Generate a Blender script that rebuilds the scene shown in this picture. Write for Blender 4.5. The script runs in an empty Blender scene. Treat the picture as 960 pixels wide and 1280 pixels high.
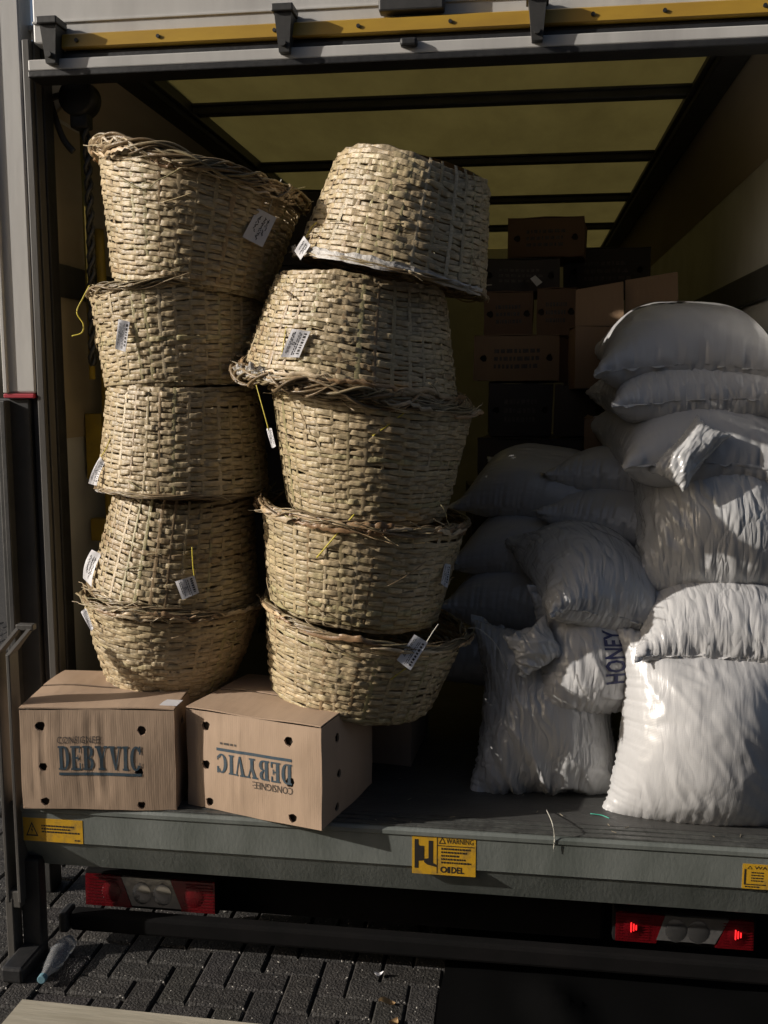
import bpy, bmesh, math, random
import numpy as np
from mathutils import Vector, noise as mnoise
from mathutils.geometry import delaunay_2d_cdt

random.seed(7)
rng = np.random.default_rng(7)
R = math.radians
scn = bpy.context.scene
COL = scn.collection

# ------------------------------------------------------------------ camera
FPX, YAW, PITCH = 1230.0, R(7.94), R(7.32)
CAM = np.array([0.0, -2.95, 1.95])
fwd = np.array([-math.sin(YAW) * math.cos(PITCH), math.cos(YAW) * math.cos(PITCH), -math.sin(PITCH)])
right = np.array([math.cos(YAW), math.sin(YAW), 0.0])
up = np.cross(right, fwd)
cd = bpy.data.cameras.new('camera')
cam = bpy.data.objects.new('camera', cd)
COL.objects.link(cam)
cam.location = CAM
cam.rotation_euler = (math.pi / 2 - PITCH, 0, YAW)
cd.sensor_fit = 'HORIZONTAL'
cd.sensor_width = 36
cd.lens = 36 * FPX / 960
cd.clip_start, cd.clip_end = 0.05, 500
scn.camera = cam

# ------------------------------------------------------------------ sky + sun
SUN_AZ, SUN_EL = R(18), R(22)            # azimuth in front of the rear plane, coming from the left
S = np.array([-math.cos(SUN_AZ) * math.cos(SUN_EL), -math.sin(SUN_AZ) * math.cos(SUN_EL), math.sin(SUN_EL)])
world = bpy.data.worlds.new('World')
scn.world = world
world.use_nodes = True
wn = world.node_tree.nodes
sky = wn.new('ShaderNodeTexSky')
sky.sky_type = 'NISHITA'
sky.sun_disc = False
sky.sun_elevation = SUN_EL
sky.dust_density = 4.0
sky.ozone_density = 0.3
sky.air_density = 0.8
sky.sun_rotation = math.atan2(S[0], S[1])
world.node_tree.links.new(sky.outputs[0], wn['Background'].inputs[0])
wn['Background'].inputs[1].default_value = 0.068
sd = bpy.data.lights.new('sun', 'SUN')
sd.energy = 4.5
sd.angle = R(0.5)
sd.color = (1.0, 0.935, 0.86)
so = bpy.data.objects.new('sun', sd)
COL.objects.link(so)
so.rotation_euler = Vector(S).to_track_quat('Z', 'Y').to_euler()
so.location = (-3, -3, 4)
vs = scn.view_settings
vs.view_transform = 'Standard'
vs.look = 'None'
vs.exposure = -0.05
vs.gamma = 1.0
scn.cycles.max_bounces = 8
scn.cycles.use_denoising = True

# ------------------------------------------------------------------ helpers
def ray(u, v):
    return fwd * FPX + right * (u - 480) - up * (v - 640)
def at_y(u, v, Y):
    d = ray(u, v); return CAM + d * ((Y - CAM[1]) / d[1])
def at_z(u, v, Z):
    d = ray(u, v); return CAM + d * ((Z - CAM[2]) / d[2])
def at_x(u, v, X):
    d = ray(u, v); return CAM + d * ((X - CAM[0]) / d[0])
def ppm(p):                               # pixels per metre at a point
    return FPX / float(np.dot(np.asarray(p) - CAM, fwd))

def wloc(o):
    p = np.zeros(3)
    while o is not None:
        p += np.array(o.location); o = o.parent
    return p

def obj(name, verts, faces, mat=None, parent=None, smooth=False, colors=None, uvs=None, stuff=False, label=None):
    """verts in world metres; linked as one mesh, local to its parent"""
    V = np.asarray(verts, dtype=float).reshape(-1, 3)
    base = wloc(parent) if parent is not None else None
    me = bpy.data.meshes.new(name)
    if parent is None:
        org = np.array([V[:, 0].mean(), V[:, 1].mean(), V[:, 2].min()])
    else:
        org = V.mean(axis=0)
    me.from_pydata((V - org).tolist(), [], [tuple(int(i) for i in f) for f in faces])
    if colors is not None:
        a = me.color_attributes.new('tint', 'FLOAT_COLOR', 'POINT')
        c4 = np.ones((len(V), 4), dtype=np.float32); c4[:, :3] = colors
        a.data.foreach_set('color', c4.ravel())
    if uvs is not None:
        ul = me.uv_layers.new(name='uv')
        li = np.zeros(len(me.loops), dtype=np.int32)
        me.loops.foreach_get('vertex_index', li)
        ul.data.foreach_set('uv', np.asarray(uvs, dtype=np.float32)[li].ravel())
    if smooth:
        me.polygons.foreach_set('use_smooth', np.ones(len(me.polygons), dtype=bool))
    if mat is not None:
        me.materials.append(mat)
    me.update()
    o = bpy.data.objects.new(name, me)
    COL.objects.link(o)
    if parent is not None:
        o.parent = parent
        o.location = org - base
    else:
        o.location = org
    if stuff: o['kind'] = 'stuff'
    if label: o['label'] = label
    return o

def empty(name, loc):
    o = bpy.data.objects.new(name, None)
    COL.objects.link(o); o.location = loc; o.empty_display_size = 0.1
    return o
def tag(o, label=None, cat=None, group=None, kind=None):
    if label: o['label'] = label
    if cat: o['category'] = cat
    if group: o['group'] = group
    if kind: o['kind'] = kind
    return o

class MB:
    def __init__(s): s.v, s.f = [], []
    def add(s, V, F):
        n = len(s.v); s.v.extend([tuple(map(float, p)) for p in V]); s.f.extend([tuple(int(i) + n for i in f) for f in F]); return s
    def box(s, a, b):
        (x0, y0, z0), (x1, y1, z1) = a, b
        return s.hexa([(x0, y0, z0), (x1, y0, z0), (x1, y1, z0), (x0, y1, z0), (x0, y0, z1), (x1, y0, z1), (x1, y1, z1), (x0, y1, z1)])
    def bbox(s, a, b, r=0.004):           # bevelled box
        bm = bmesh.new()
        a = np.array(a, float); b = np.array(b, float); c = (a + b) / 2; d = np.abs(b - a)
        bmesh.ops.create_cube(bm, size=1)
        for v in bm.verts: v.co = Vector(c) + Vector((v.co.x * d[0], v.co.y * d[1], v.co.z * d[2]))
        bmesh.ops.bevel(bm, geom=bm.edges[:], offset=min(r, d.min() * .4), segments=2, affect='EDGES', profile=0.5)
        bm.verts.index_update()
        s.add([v.co for v in bm.verts], [[v.index for v in f.verts] for f in bm.faces]); bm.free(); return s
    def hexa(s, p):
        return s.add(p, [(0, 3, 2, 1), (4, 5, 6, 7), (0, 1, 5, 4), (1, 2, 6, 5), (2, 3, 7, 6), (3, 0, 4, 7)])
    def prism_x(s, prof, x0, x1):         # (y, z) outline extruded along x
        n = len(prof)
        V = [(x0, y, z) for y, z in prof] + [(x1, y, z) for y, z in prof]
        F = [(i, (i + 1) % n, n + (i + 1) % n, n + i) for i in range(n)] + [tuple(range(n))[::-1], tuple(range(n, 2 * n))]
        return s.add(V, F)
    def tube(s, pts, r, n=6, flat=1.0):
        V, F = tube_geo(pts, r, n, flat); return s.add(V, F)
    def cyl(s, a, b, r, n=16, r2=None):
        return s.tube([a, b], [r, r if r2 is None else r2], n)
    def build(s, name, mat, parent=None, smooth=False, **k):
        return obj(name, s.v, s.f, mat, parent, smooth, **k)

def tube_geo(pts, r, n=6, flat=1.0):
    P = np.asarray(pts, float); m = len(P)
    rr = np.full(m, r) if np.isscalar(r) else np.asarray(r, float)
    T = np.gradient(P, axis=0); T /= np.linalg.norm(T, axis=1)[:, None] + 1e-12
    ref = np.array([0, 0, 1.0])
    if abs(T[0] @ ref) > .9: ref = np.array([1.0, 0, 0])
    N = ref - (T @ ref)[:, None] * T
    bad = np.linalg.norm(N, axis=1) < .05
    N[bad] = np.cross(T[bad], [0, 1.0, 0])
    N /= np.linalg.norm(N, axis=1)[:, None] + 1e-12
    B = np.cross(T, N)
    a = np.arange(n) * 2 * math.pi / n
    V = P[:, None] + rr[:, None, None] * (np.cos(a)[None, :, None] * N[:, None] + flat * np.sin(a)[None, :, None] * B[:, None])
    F = []
    for i in range(m - 1):
        for j in range(n):
            F.append((i * n + j, i * n + (j + 1) % n, (i + 1) * n + (j + 1) % n, (i + 1) * n + j))
    F.append(tuple(range(n))[::-1]); F.append(tuple(range((m - 1) * n, m * n)))
    return V.reshape(-1, 3), F

def bez(pts, n=16):                       # smooth curve through points (Catmull-Rom)
    P = [np.asarray(p, float) for p in pts]; P = [2 * P[0] - P[1]] + P + [2 * P[-1] - P[-2]]
    out = []
    for i in range(1, len(P) - 2):
        for t in np.linspace(0, 1, n, endpoint=False):
            a, b, c, d = P[i - 1:i + 3]
            out.append(.5 * ((2 * b) + (-a + c) * t + (2 * a - 5 * b + 4 * c - d) * t * t + (-a + 3 * b - 3 * c + d) * t ** 3))
    out.append(P[-2]); return np.array(out)

# ------------------------------------------------------------------ materials
def mat(name, col, rough=0.6, col2=None, nscale=8.0, bump=0.0, bscale=60.0, metal=0.0, spec=0.5, stretch=(1, 1, 1),
        tint=False, trans=0.0, emit=None, estr=0.0, detail=6, thresh=(0.35, 0.7), coord='Object', speck=None):
    m = bpy.data.materials.new(name); m.use_nodes = True
    nt = m.node_tree; N, L = nt.nodes, nt.links
    b = N['Principled BSDF']
    b.inputs['Roughness'].default_value = rough
    b.inputs['Metallic'].default_value = metal
    b.inputs['Specular IOR Level'].default_value = spec
    b.inputs['Base Color'].default_value = (*col, 1)
    tc = N.new('ShaderNodeTexCoord'); mp = N.new('ShaderNodeMapping')
    mp.inputs['Scale'].default_value = stretch
    L.new(tc.outputs[coord], mp.inputs[0])
    last = None
    if col2 is not None:
        n = N.new('ShaderNodeTexNoise'); n.inputs['Scale'].default_value = nscale; n.inputs['Detail'].default_value = detail
        n.inputs['Roughness'].default_value = .6
        L.new(mp.outputs[0], n.inputs['Vector'])
        r = N.new('ShaderNodeMapRange'); r.inputs[1].default_value, r.inputs[2].default_value = thresh
        L.new(n.outputs['Fac'], r.inputs[0])
        mx = N.new('ShaderNodeMix'); mx.data_type = 'RGBA'
        mx.inputs[6].default_value = (*col, 1); mx.inputs[7].default_value = (*col2, 1)
        L.new(r.outputs[0], mx.inputs[0]); last = mx.outputs[2]
    if tint:
        at = N.new('ShaderNodeAttribute'); at.attribute_name = 'tint'
        if last is None: last = at.outputs['Color']
        else:
            mm = N.new('ShaderNodeMix'); mm.data_type = 'RGBA'; mm.blend_type = 'MULTIPLY'; mm.inputs[0].default_value = 1
            L.new(last, mm.inputs[6]); L.new(at.outputs['Color'], mm.inputs[7]); last = mm.outputs[2]
    if speck is not None:                 # small pale grains with a shape of their own
        vo = N.new('ShaderNodeTexVoronoi'); vo.inputs['Scale'].default_value = speck[0]; L.new(mp.outputs[0], vo.inputs['Vector'])
        r2 = N.new('ShaderNodeMapRange'); r2.inputs[1].default_value, r2.inputs[2].default_value = speck[1] * 1.2, speck[1]
        L.new(vo.outputs['Distance'], r2.inputs[0])
        sp = N.new('ShaderNodeSeparateColor'); L.new(vo.outputs['Color'], sp.inputs[0])
        gt = N.new('ShaderNodeMath'); gt.operation = 'GREATER_THAN'; gt.inputs[1].default_value = speck[3]; L.new(sp.outputs[0], gt.inputs[0])
        mu = N.new('ShaderNodeMath'); mu.operation = 'MULTIPLY'; L.new(r2.outputs[0], mu.inputs[0]); L.new(gt.outputs[0], mu.inputs[1])
        m3 = N.new('ShaderNodeMix'); m3.data_type = 'RGBA'; m3.inputs[7].default_value = (*speck[2], 1)
        L.new(mu.outputs[0], m3.inputs[0])
        if last is not None: L.new(last, m3.inputs[6])
        else: m3.inputs[6].default_value = (*col, 1)
        last = m3.outputs[2]
    if last is not None: L.new(last, b.inputs['Base Color'])
    if bump:
        n2 = N.new('ShaderNodeTexNoise'); n2.inputs['Scale'].default_value = bscale; n2.inputs['Detail'].default_value = 5
        L.new(mp.outputs[0], n2.inputs['Vector'])
        bp = N.new('ShaderNodeBump'); bp.inputs['Strength'].default_value = bump; bp.inputs['Distance'].default_value = 0.01
        L.new(n2.outputs['Fac'], bp.inputs['Height']); L.new(bp.outputs[0], b.inputs['Normal'])
    if trans: b.inputs['Transmission Weight'].default_value = trans
    if emit is not None:
        b.inputs['Emission Color'].default_value = (*emit, 1); b.inputs['Emission Strength'].default_value = estr
    return m

M = {}
M['alu'] = mat('painted_aluminium', (.62, .61, .58), .45, (.45, .44, .42), 3, .08, 25, stretch=(1, 1, .25))
M['galv'] = mat('galvanised_steel', (.42, .42, .41), .45, (.28, .28, .27), 6, .1, 40, metal=.55, stretch=(1, 1, .3))
M['lift'] = mat('grey_green_lift_paint', (.185, .20, .185), .42, (.105, .118, .105), 4, .10, 70, stretch=(1.3, 1, .6), thresh=(.36, .70), detail=12)
M['black'] = mat('black_rubber', (.013, .013, .014), .5, (.03, .03, .03), 9, .15, 50)
M['frame'] = mat('dark_frame_steel', (.03, .031, .03), .5, (.06, .058, .055), 6, .1, 40)
M['yellow'] = mat('ochre_rail_paint', (.50, .31, .035), .4, (.33, .19, .03), 5, .06, 40, stretch=(.3, 1, 1))
M['yellow_dull'] = mat('worn_yellow_paint', (.34, .24, .02), .5, (.18, .13, .02), 9, .08, 40)
M['wallp'] = mat('grey_wall_panel', (.58, .58, .57), .55, (.46, .46, .45), 3, .05, 20)
M['ply'] = mat('brown_plywood_lining', (.40, .34, .24), .65, (.31, .26, .18), 3, .08, 40, stretch=(1, .2, 1))
M['floor'] = mat('dark_floor_board', (.045, .045, .042), .5, (.085, .083, .078), 7, .3, 90, stretch=(.35, 1, 1))
M['dark'] = mat('dark_underside', (.008, .008, .008), .9, (.012, .011, .011), 6, .1, 40, spec=.06)
M['guide'] = mat('dirty_door_guide', (.10, .095, .085), .5, (.055, .05, .045), 8, .1, 40, stretch=(1, 1, .2))
M['tread'] = mat('worn_tread_metal', (.085, .087, .08), .45, (.045, .045, .042), 14, .3, 60)
M['brick'] = mat('grey_paving_brick', (.045, .041, .037), .68, (.024, .022, .020), 18, 1.0, 130, spec=.4, tint=True, speck=(110, .22, (.40, .38, .34), .90))
M['sand'] = mat('joint_sand', (.028, .026, .023), .85, (.05, .046, .04), 40, .5, 120)
M['sign'] = mat('yellow_sticker_film', (.58, .33, .02), .45, (.30, .19, .05), 22, .05, 90, thresh=(.5, .72))
M['ink'] = mat('black_print', (.025, .022, .02), .5)
M['blueink'] = mat('blue_grey_carton_print', (.035, .075, .11), .6, (.085, .10, .11), 60, 0, 10)
M['darkprint'] = mat('dark_carton_print', (.05, .045, .045), .6, (.12, .1, .08), 60)
M['navy'] = mat('navy_sack_print', (.02, .026, .10), .5, (.05, .055, .13), 50)
M['paper'] = mat('white_card', (.74, .73, .74), .5, (.62, .61, .63), 12, .1, 60)
M['liner'] = mat('grey_liner_paper', (.55, .53, .50), .5, (.35, .33, .30), 10, .4, 60)
M['string'] = mat('yellow_twine', (.62, .52, .05), .5)
M['pale_string'] = mat('pale_twine', (.6, .58, .5), .5)
M['red'] = mat('red_lamp_lens', (.13, .003, .006), .2, (.07, .003, .005), 14, .2, 200, spec=.7)
M['lens'] = mat('clear_lamp_lens', (.30, .29, .28), .12, (.20, .195, .19), 12, .15, 60, metal=.6)
M['chrome'] = mat('reflector_chrome', (.45, .44, .43), .15, metal=.9)
M['glow'] = mat('lit_red_bulb', (.8, .02, .03), .2, emit=(1, .02, .02), estr=1.3)
M['wood'] = mat('weathered_board', (.47, .43, .34), .7, (.30, .27, .20), 12, .3, 60, stretch=(.12, 1.2, 1))
M['leaf'] = mat('dry_leaf', (.42, .27, .12), .7, (.28, .17, .07), 40)
M['blocker'] = mat('blue_grey_blocker', (.07, .075, .095), .6, (.05, .055, .07), 3, .1, 10)
M['redtrim'] = mat('red_trim', (.42, .03, .05), .5)
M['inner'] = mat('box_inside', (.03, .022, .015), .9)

def straw_mat(name, k=1.0):
    m = bpy.data.materials.new(name); m.use_nodes = True
    nt = m.node_tree; N, L = nt.nodes, nt.links; b = N['Principled BSDF']
    at = N.new('ShaderNodeAttribute'); at.attribute_name = 'tint'
    tc = N.new('ShaderNodeTexCoord')
    n = N.new('ShaderNodeTexNoise'); n.inputs['Scale'].default_value = 55; n.inputs['Detail'].default_value = 6
    mp = N.new('ShaderNodeMapping'); mp.inputs['Scale'].default_value = (1, 1, 3.5)
    L.new(tc.outputs['Object'], mp.inputs[0]); L.new(mp.outputs[0], n.inputs['Vector'])
    r = N.new('ShaderNodeMapRange'); r.inputs[1].default_value, r.inputs[2].default_value = .3, .7
    r.inputs[3].default_value, r.inputs[4].default_value = .72 * k, 1.15 * k
    L.new(n.outputs['Fac'], r.inputs[0])
    mm = N.new('ShaderNodeMix'); mm.data_type = 'RGBA'; mm.blend_type = 'MULTIPLY'; mm.inputs[0].default_value = 1
    L.new(at.outputs['Color'], mm.inputs[6]); L.new(r.outputs[0], mm.inputs[7])
    L.new(mm.outputs[2], b.inputs['Base Color'])
    b.inputs['Roughness'].default_value = .36
    n2 = N.new('ShaderNodeTexNoise'); n2.inputs['Scale'].default_value = 160; L.new(mp.outputs[0], n2.inputs['Vector'])
    bp = N.new('ShaderNodeBump'); bp.inputs['Strength'].default_value = .35; bp.inputs['Distance'].default_value = .004
    L.new(n2.outputs['Fac'], bp.inputs['Height']); L.new(bp.outputs[0], b.inputs['Normal'])
    return m
M['straw'] = straw_mat('split_cane')

def sack_mat(name, col, crumple=.5, rough=.38, col2=None):
    m = bpy.data.materials.new(name); m.use_nodes = True
    nt = m.node_tree; N, L = nt.nodes, nt.links; b = N['Principled BSDF']
    b.inputs['Roughness'].default_value = rough; b.inputs['Specular IOR Level'].default_value = .7
    uv = N.new('ShaderNodeUVMap'); uv.uv_map = 'uv'
    tc = N.new('ShaderNodeTexCoord')
    # woven tape: fine two-way ripple
    w1 = N.new('ShaderNodeTexWave'); w1.bands_direction = 'X'; w1.inputs['Scale'].default_value = 70; w1.inputs['Distortion'].default_value = .6
    w2 = N.new('ShaderNodeTexWave'); w2.bands_direction = 'Y'; w2.inputs['Scale'].default_value = 70; w2.inputs['Distortion'].default_value = .6
    L.new(uv.outputs[0], w1.inputs[0]); L.new(uv.outputs[0], w2.inputs[0])
    mu = N.new('ShaderNodeMath'); mu.operation = 'MULTIPLY'; L.new(w1.outputs['Fac'], mu.inputs[0]); L.new(w2.outputs['Fac'], mu.inputs[1])
    # creases: two families of straight folds crossing at an angle, plus soft dents
    hs = []
    for ang, sc in ((.9, (11, 2.6, 1)), (-.8, (9, 2.2, 1)), (.1, (22, 7, 1))):
        mp = N.new('ShaderNodeMapping'); mp.inputs['Rotation'].default_value = (0, 0, ang); mp.inputs['Scale'].default_value = sc; L.new(uv.outputs[0], mp.inputs[0])
        n1 = N.new('ShaderNodeTexNoise'); n1.inputs['Scale'].default_value = 1.0; n1.inputs['Detail'].default_value = 2.5; n1.inputs['Distortion'].default_value = .35
        L.new(mp.outputs[0], n1.inputs['Vector'])
        s1 = N.new('ShaderNodeMath'); s1.operation = 'SUBTRACT'; s1.inputs[1].default_value = .5; L.new(n1.outputs['Fac'], s1.inputs[0])
        s2 = N.new('ShaderNodeMath'); s2.operation = 'ABSOLUTE'; L.new(s1.outputs[0], s2.inputs[0]); hs.append(s2.outputs[0])
    ad = N.new('ShaderNodeMath'); ad.operation = 'MINIMUM'; L.new(hs[0], ad.inputs[0]); L.new(hs[1], ad.inputs[1])
    ad2 = N.new('ShaderNodeMath'); ad2.operation = 'ADD'; L.new(ad.outputs[0], ad2.inputs[0]); L.new(hs[2], ad2.inputs[1])
    b1 = N.new('ShaderNodeBump'); b1.inputs['Strength'].default_value = crumple; b1.inputs['Distance'].default_value = .03
    L.new(ad2.outputs[0], b1.inputs['Height'])
    b2 = N.new('ShaderNodeBump'); b2.inputs['Strength'].default_value = .12; b2.inputs['Distance'].default_value = .0015
    L.new(mu.outputs[0], b2.inputs['Height']); L.new(b1.outputs[0], b2.inputs['Normal']); L.new(b2.outputs[0], b.inputs['Normal'])
    n3 = N.new('ShaderNodeTexNoise'); n3.inputs['Scale'].default_value = 5; n3.inputs['Detail'].default_value = 4; L.new(uv.outputs[0], n3.inputs['Vector'])
    mx = N.new('ShaderNodeMix'); mx.data_type = 'RGBA'; mx.inputs[6].default_value = (*col, 1)
    c2 = col2 or tuple(c * .82 for c in col); mx.inputs[7].default_value = (*c2, 1)
    L.new(n3.outputs['Fac'], mx.inputs[0]); L.new(mx.outputs[2], b.inputs['Base Color'])
    return m
M['sack'] = sack_mat('white_woven_sack', (.55, .545, .54), .16, .30)
M['sack2'] = sack_mat('white_woven_sack_creased', (.57, .565, .56), .6, .23)
M['film'] = sack_mat('crinkled_sack_film', (.55, .55, .545), 1.0, .17)

def carton_mat(name, col, period=.0075):
    m = bpy.data.materials.new(name); m.use_nodes = True
    nt = m.node_tree; N, L = nt.nodes, nt.links; b = N['Principled BSDF']
    b.inputs['Roughness'].default_value = .62
    uv = N.new('ShaderNodeUVMap'); uv.uv_map = 'uv'
    w = N.new('ShaderNodeTexWave'); w.bands_direction = 'X'; w.inputs['Scale'].default_value = 2 * math.pi / period / 20; w.inputs['Distortion'].default_value = .4
    L.new(uv.outputs[0], w.inputs[0])
    n = N.new('ShaderNodeTexNoise'); n.inputs['Scale'].default_value = 9; n.inputs['Detail'].default_value = 7
    mp = N.new('ShaderNodeMapping'); mp.inputs['Scale'].default_value = (2.2, .6, 1); L.new(uv.outputs[0], mp.inputs[0]); L.new(mp.outputs[0], n.inputs['Vector'])
    mx = N.new('ShaderNodeMix'); mx.data_type = 'RGBA'
    mx.inputs[6].default_value = (*[c * .88 for c in col], 1); mx.inputs[7].default_value = (*[min(1, c * 1.08) for c in col], 1)
    L.new(n.outputs['Fac'], mx.inputs[0]); L.new(mx.outputs[2], b.inputs['Base Color'])
    ad = N.new('ShaderNodeMath'); ad.operation = 'MULTIPLY_ADD'; ad.inputs[1].default_value = .04; L.new(w.outputs['Fac'], ad.inputs[0]); L.new(n.outputs['Fac'], ad.inputs[2])
    bp = N.new('ShaderNodeBump'); bp.inputs['Strength'].default_value = .45; bp.inputs['Distance'].default_value = .006
    L.new(ad.outputs[0], bp.inputs['Height']); L.new(bp.outputs[0], b.inputs['Normal'])
    return m
M['carton'] = carton_mat('brown_carton', (.46, .33, .23))
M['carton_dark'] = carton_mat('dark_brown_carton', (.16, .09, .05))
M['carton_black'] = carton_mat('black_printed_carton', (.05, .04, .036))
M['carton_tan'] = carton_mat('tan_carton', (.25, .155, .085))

def roof_mat():
    m = bpy.data.materials.new('translucent_yellow_roof'); m.use_nodes = True
    nt = m.node_tree; N, L = nt.nodes, nt.links
    out = N['Material Output']; b = N['Principled BSDF']
    b.inputs['Roughness'].default_value = .6
    tr = N.new('ShaderNodeBsdfTranslucent'); mix = N.new('ShaderNodeMixShader'); mix.inputs[0].default_value = .18
    tc = N.new('ShaderNodeTexCoord'); n = N.new('ShaderNodeTexNoise'); n.inputs['Scale'].default_value = 2.2; n.inputs['Detail'].default_value = 9; n.inputs['Roughness'].default_value = .65
    mpr = N.new('ShaderNodeMapping'); mpr.inputs['Scale'].default_value = (1.6, .6, 1); L.new(tc.outputs['Object'], mpr.inputs[0]); L.new(mpr.outputs[0], n.inputs['Vector'])
    mx = N.new('ShaderNodeMix'); mx.data_type = 'RGBA'; mx.inputs[6].default_value = (.20, .16, .045, 1); mx.inputs[7].default_value = (.54, .45, .15, 1)
    L.new(n.outputs['Fac'], mx.inputs[0]); L.new(mx.outputs[2], b.inputs['Base Color']); L.new(mx.outputs[2], tr.inputs['Color'])
    L.new(b.outputs[0], mix.inputs[1]); L.new(tr.outputs[0], mix.inputs[2]); L.new(mix.outputs[0], out.inputs[0])
    return m
M['roof'] = roof_mat()

def film_glass(name):
    m = bpy.data.materials.new(name); m.use_nodes = True
    b = m.node_tree.nodes['Principled BSDF']
    b.inputs['Base Color'].default_value = (.93, .95, .97, 1); b.inputs['Roughness'].default_value = .08
    b.inputs['Transmission Weight'].default_value = .85; b.inputs['IOR'].default_value = 1.25
    return m
M['bottle'] = film_glass('clear_bottle_plastic')

# ------------------------------------------------------------------ lettering
def text_geo(body, bold=0.0):
    """flat sans lettering scaled to unit cap height, x from 0"""
    cu = bpy.data.curves.new('t', 'FONT'); cu.body = body; cu.size = 1; cu.resolution_u = 2; cu.offset = bold
    o = bpy.data.objects.new('t', cu); COL.objects.link(o)
    dg = bpy.context.evaluated_depsgraph_get()
    me = bpy.data.meshes.new_from_object(o.evaluated_get(dg))
    V = np.array([v.co[:2] for v in me.vertices]); F = [tuple(p.vertices) for p in me.polygons]
    bpy.data.objects.remove(o); bpy.data.curves.remove(cu); bpy.data.meshes.remove(me)
    V -= V.min(axis=0); V /= V[:, 1].max()
    return V, F

def serif_geo(word):
    """bold slab-serif capitals built from strokes, unit height"""
    def rect(x0, y0, x1, y1): return [(x0, y0), (x1, y0), (x1, y1), (x0, y1)]
    polys = []; x = 0.0
    def arc(cx, cy, rx, ry, tx, ty, a0, a1, n=10):
        out = []
        for i in range(n):
            a, b_ = a0 + (a1 - a0) * i / n, a0 + (a1 - a0) * (i + 1) / n
            out.append([(cx + rx * math.cos(a), cy + ry * math.sin(a)), (cx + rx * math.cos(b_), cy + ry * math.sin(b_)),
                        (cx + (rx - tx) * math.cos(b_), cy + (ry - ty) * math.sin(b_)), (cx + (rx - tx) * math.cos(a), cy + (ry - ty) * math.sin(a))])
        return out
    s, h = .2, .085
    for ch in word:
        p = []
        if ch in 'DEBI':
            p += [rect(.07, 0, .07 + s, 1)]
            if ch != 'E' or True: p += [rect(0, 0, .34, h), rect(0, 1 - h, .34, 1)]
        if ch == 'D':
            p += [rect(.27, 0, .36, h), rect(.27, 1 - h, .36, 1)] + arc(.36, .5, .32, .5, s, h, -math.pi / 2, math.pi / 2); w = .72
        elif ch == 'E':
            p += [rect(.27, 0, .6, h), rect(.27, 1 - h, .58, 1), rect(.27, .46, .45, .55), rect(.51, h, .6, .3), rect(.5, .72, .58, 1 - h), rect(.42, .37, .48, .64)]; w = .66
        elif ch == 'B':
            p += [rect(.27, .47, .36, .55), rect(.27, 0, .36, h), rect(.27, 1 - h, .36, 1)]
            p += arc(.36, .265, .28, .265, s * .95, h, -math.pi / 2, math.pi / 2) + arc(.36, .76, .25, .24, s * .95, h, -math.pi / 2, math.pi / 2); w = .68
        elif ch == 'I': w = .4
        elif ch in 'VY':
            if ch == 'V':
                p += [[(.06, 1), (.28, 1), (.44, .0), (.34, .0)], [(.58, 1), (.66, 1), (.44, 0), (.36, 0)]]
            else:
                p += [[(.06, 1), (.28, 1), (.46, .46), (.28, .46)], [(.58, 1), (.66, 1), (.46, .46), (.38, .46)], rect(.27, 0, .47, .5), rect(.18, 0, .56, h)]
            p += [rect(0, 1 - h, .36, 1), rect(.5, 1 - h, .74, 1)]; w = .74
        elif ch == 'C':
            p += arc(.37, .5, .36, .5, s, h, R(38), R(322), 16) + [rect(.56, .66, .66, 1.0), rect(.6, .14, .66, .34)]; w = .7
        polys += [[(q[0] + x, q[1]) for q in pl] for pl in p]
        x += w + .05
    V, F = [], []
    for pl in polys:
        F.append(tuple(range(len(V), len(V) + len(pl)))); V += pl
    V = np.array(V); V[:, 0] /= x - .05
    return V, F                            # x spans 0..1

# ================================================================== THE PLACE
FLOOR = 0.56
XL, XR = -1.735, 0.925                    # inner faces of the body walls
ZR = 3.127                                # roof underside
YH = 0.42                                # plane of the rear frame
YB = 6.2                                 # bulkhead

# ------------------------------------------------------------------ ground
mb = MB().add([(-60, -30, -.012), (60, -30, -.012), (60, 80, -.012), (-60, 80, -.012)], [(0, 1, 2, 3)])
tag(mb.build('ground', M['sand']), kind='structure')
ground = bpy.data.objects['ground']

def brick_geo(x, y, horiz):
    a = .1; g = .0026
    w, d = (2 * a, a) if horiz else (a, 2 * a)
    j = rng.normal(0, .0012, 4); dz = rng.normal(0, .0018)
    tx, ty = rng.normal(0, .008, 2)
    x0, x1, y0, y1 = x + g + j[0], x + w - g + j[1], y + g + j[2], y + d - g + j[3]
    cx, cy = (x0 + x1) / 2, (y0 + y1) / 2
    c = .006
    def z(px, py): return .0 + dz + tx * (px - cx) + ty * (py - cy)
    top = [(x0 + c, y0 + c), (x1 - c, y0 + c), (x1 - c, y1 - c), (x0 + c, y1 - c)]
    rim = [(x0, y0), (x1, y0), (x1, y1), (x0, y1)]
    V = [(*p, z(*p)) for p in top] + [(*p, z(*p) - c) for p in rim] + [(*p, -.03) for p in rim]
    F = [(0, 1, 2, 3)]
    for i in range(4):
        k = (i + 1) % 4
        F += [(4 + i, 4 + k, k, i), (8 + i, 8 + k, 4 + k, 4 + i)]
    return V, F
near, far = [], MB(); farc = []
for iy in range(-22, 45):
    for ix in range(-48, 22):
        d = (ix - iy) % 4
        if d in (0, 3):
            x, y = ix * .1 - .03, iy * .1 + .04
            cx, cy = x + .1, y + .1
            vis = (-2.0 < cx < .2 and -.35 < cy < 1.15) or (-2.75 < cx < -1.55 and -.3 < cy < 2.2)
            V, F = brick_geo(x, y, d == 0)
            if vis: near.append(((cx + .9) ** 2 + (cy - .2) ** 2, V, F))
            else:
                far.add(V, F); farc += [np.full(3, rng.normal(1, .13))] * len(V)
near.sort(key=lambda t: t[0])
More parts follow.
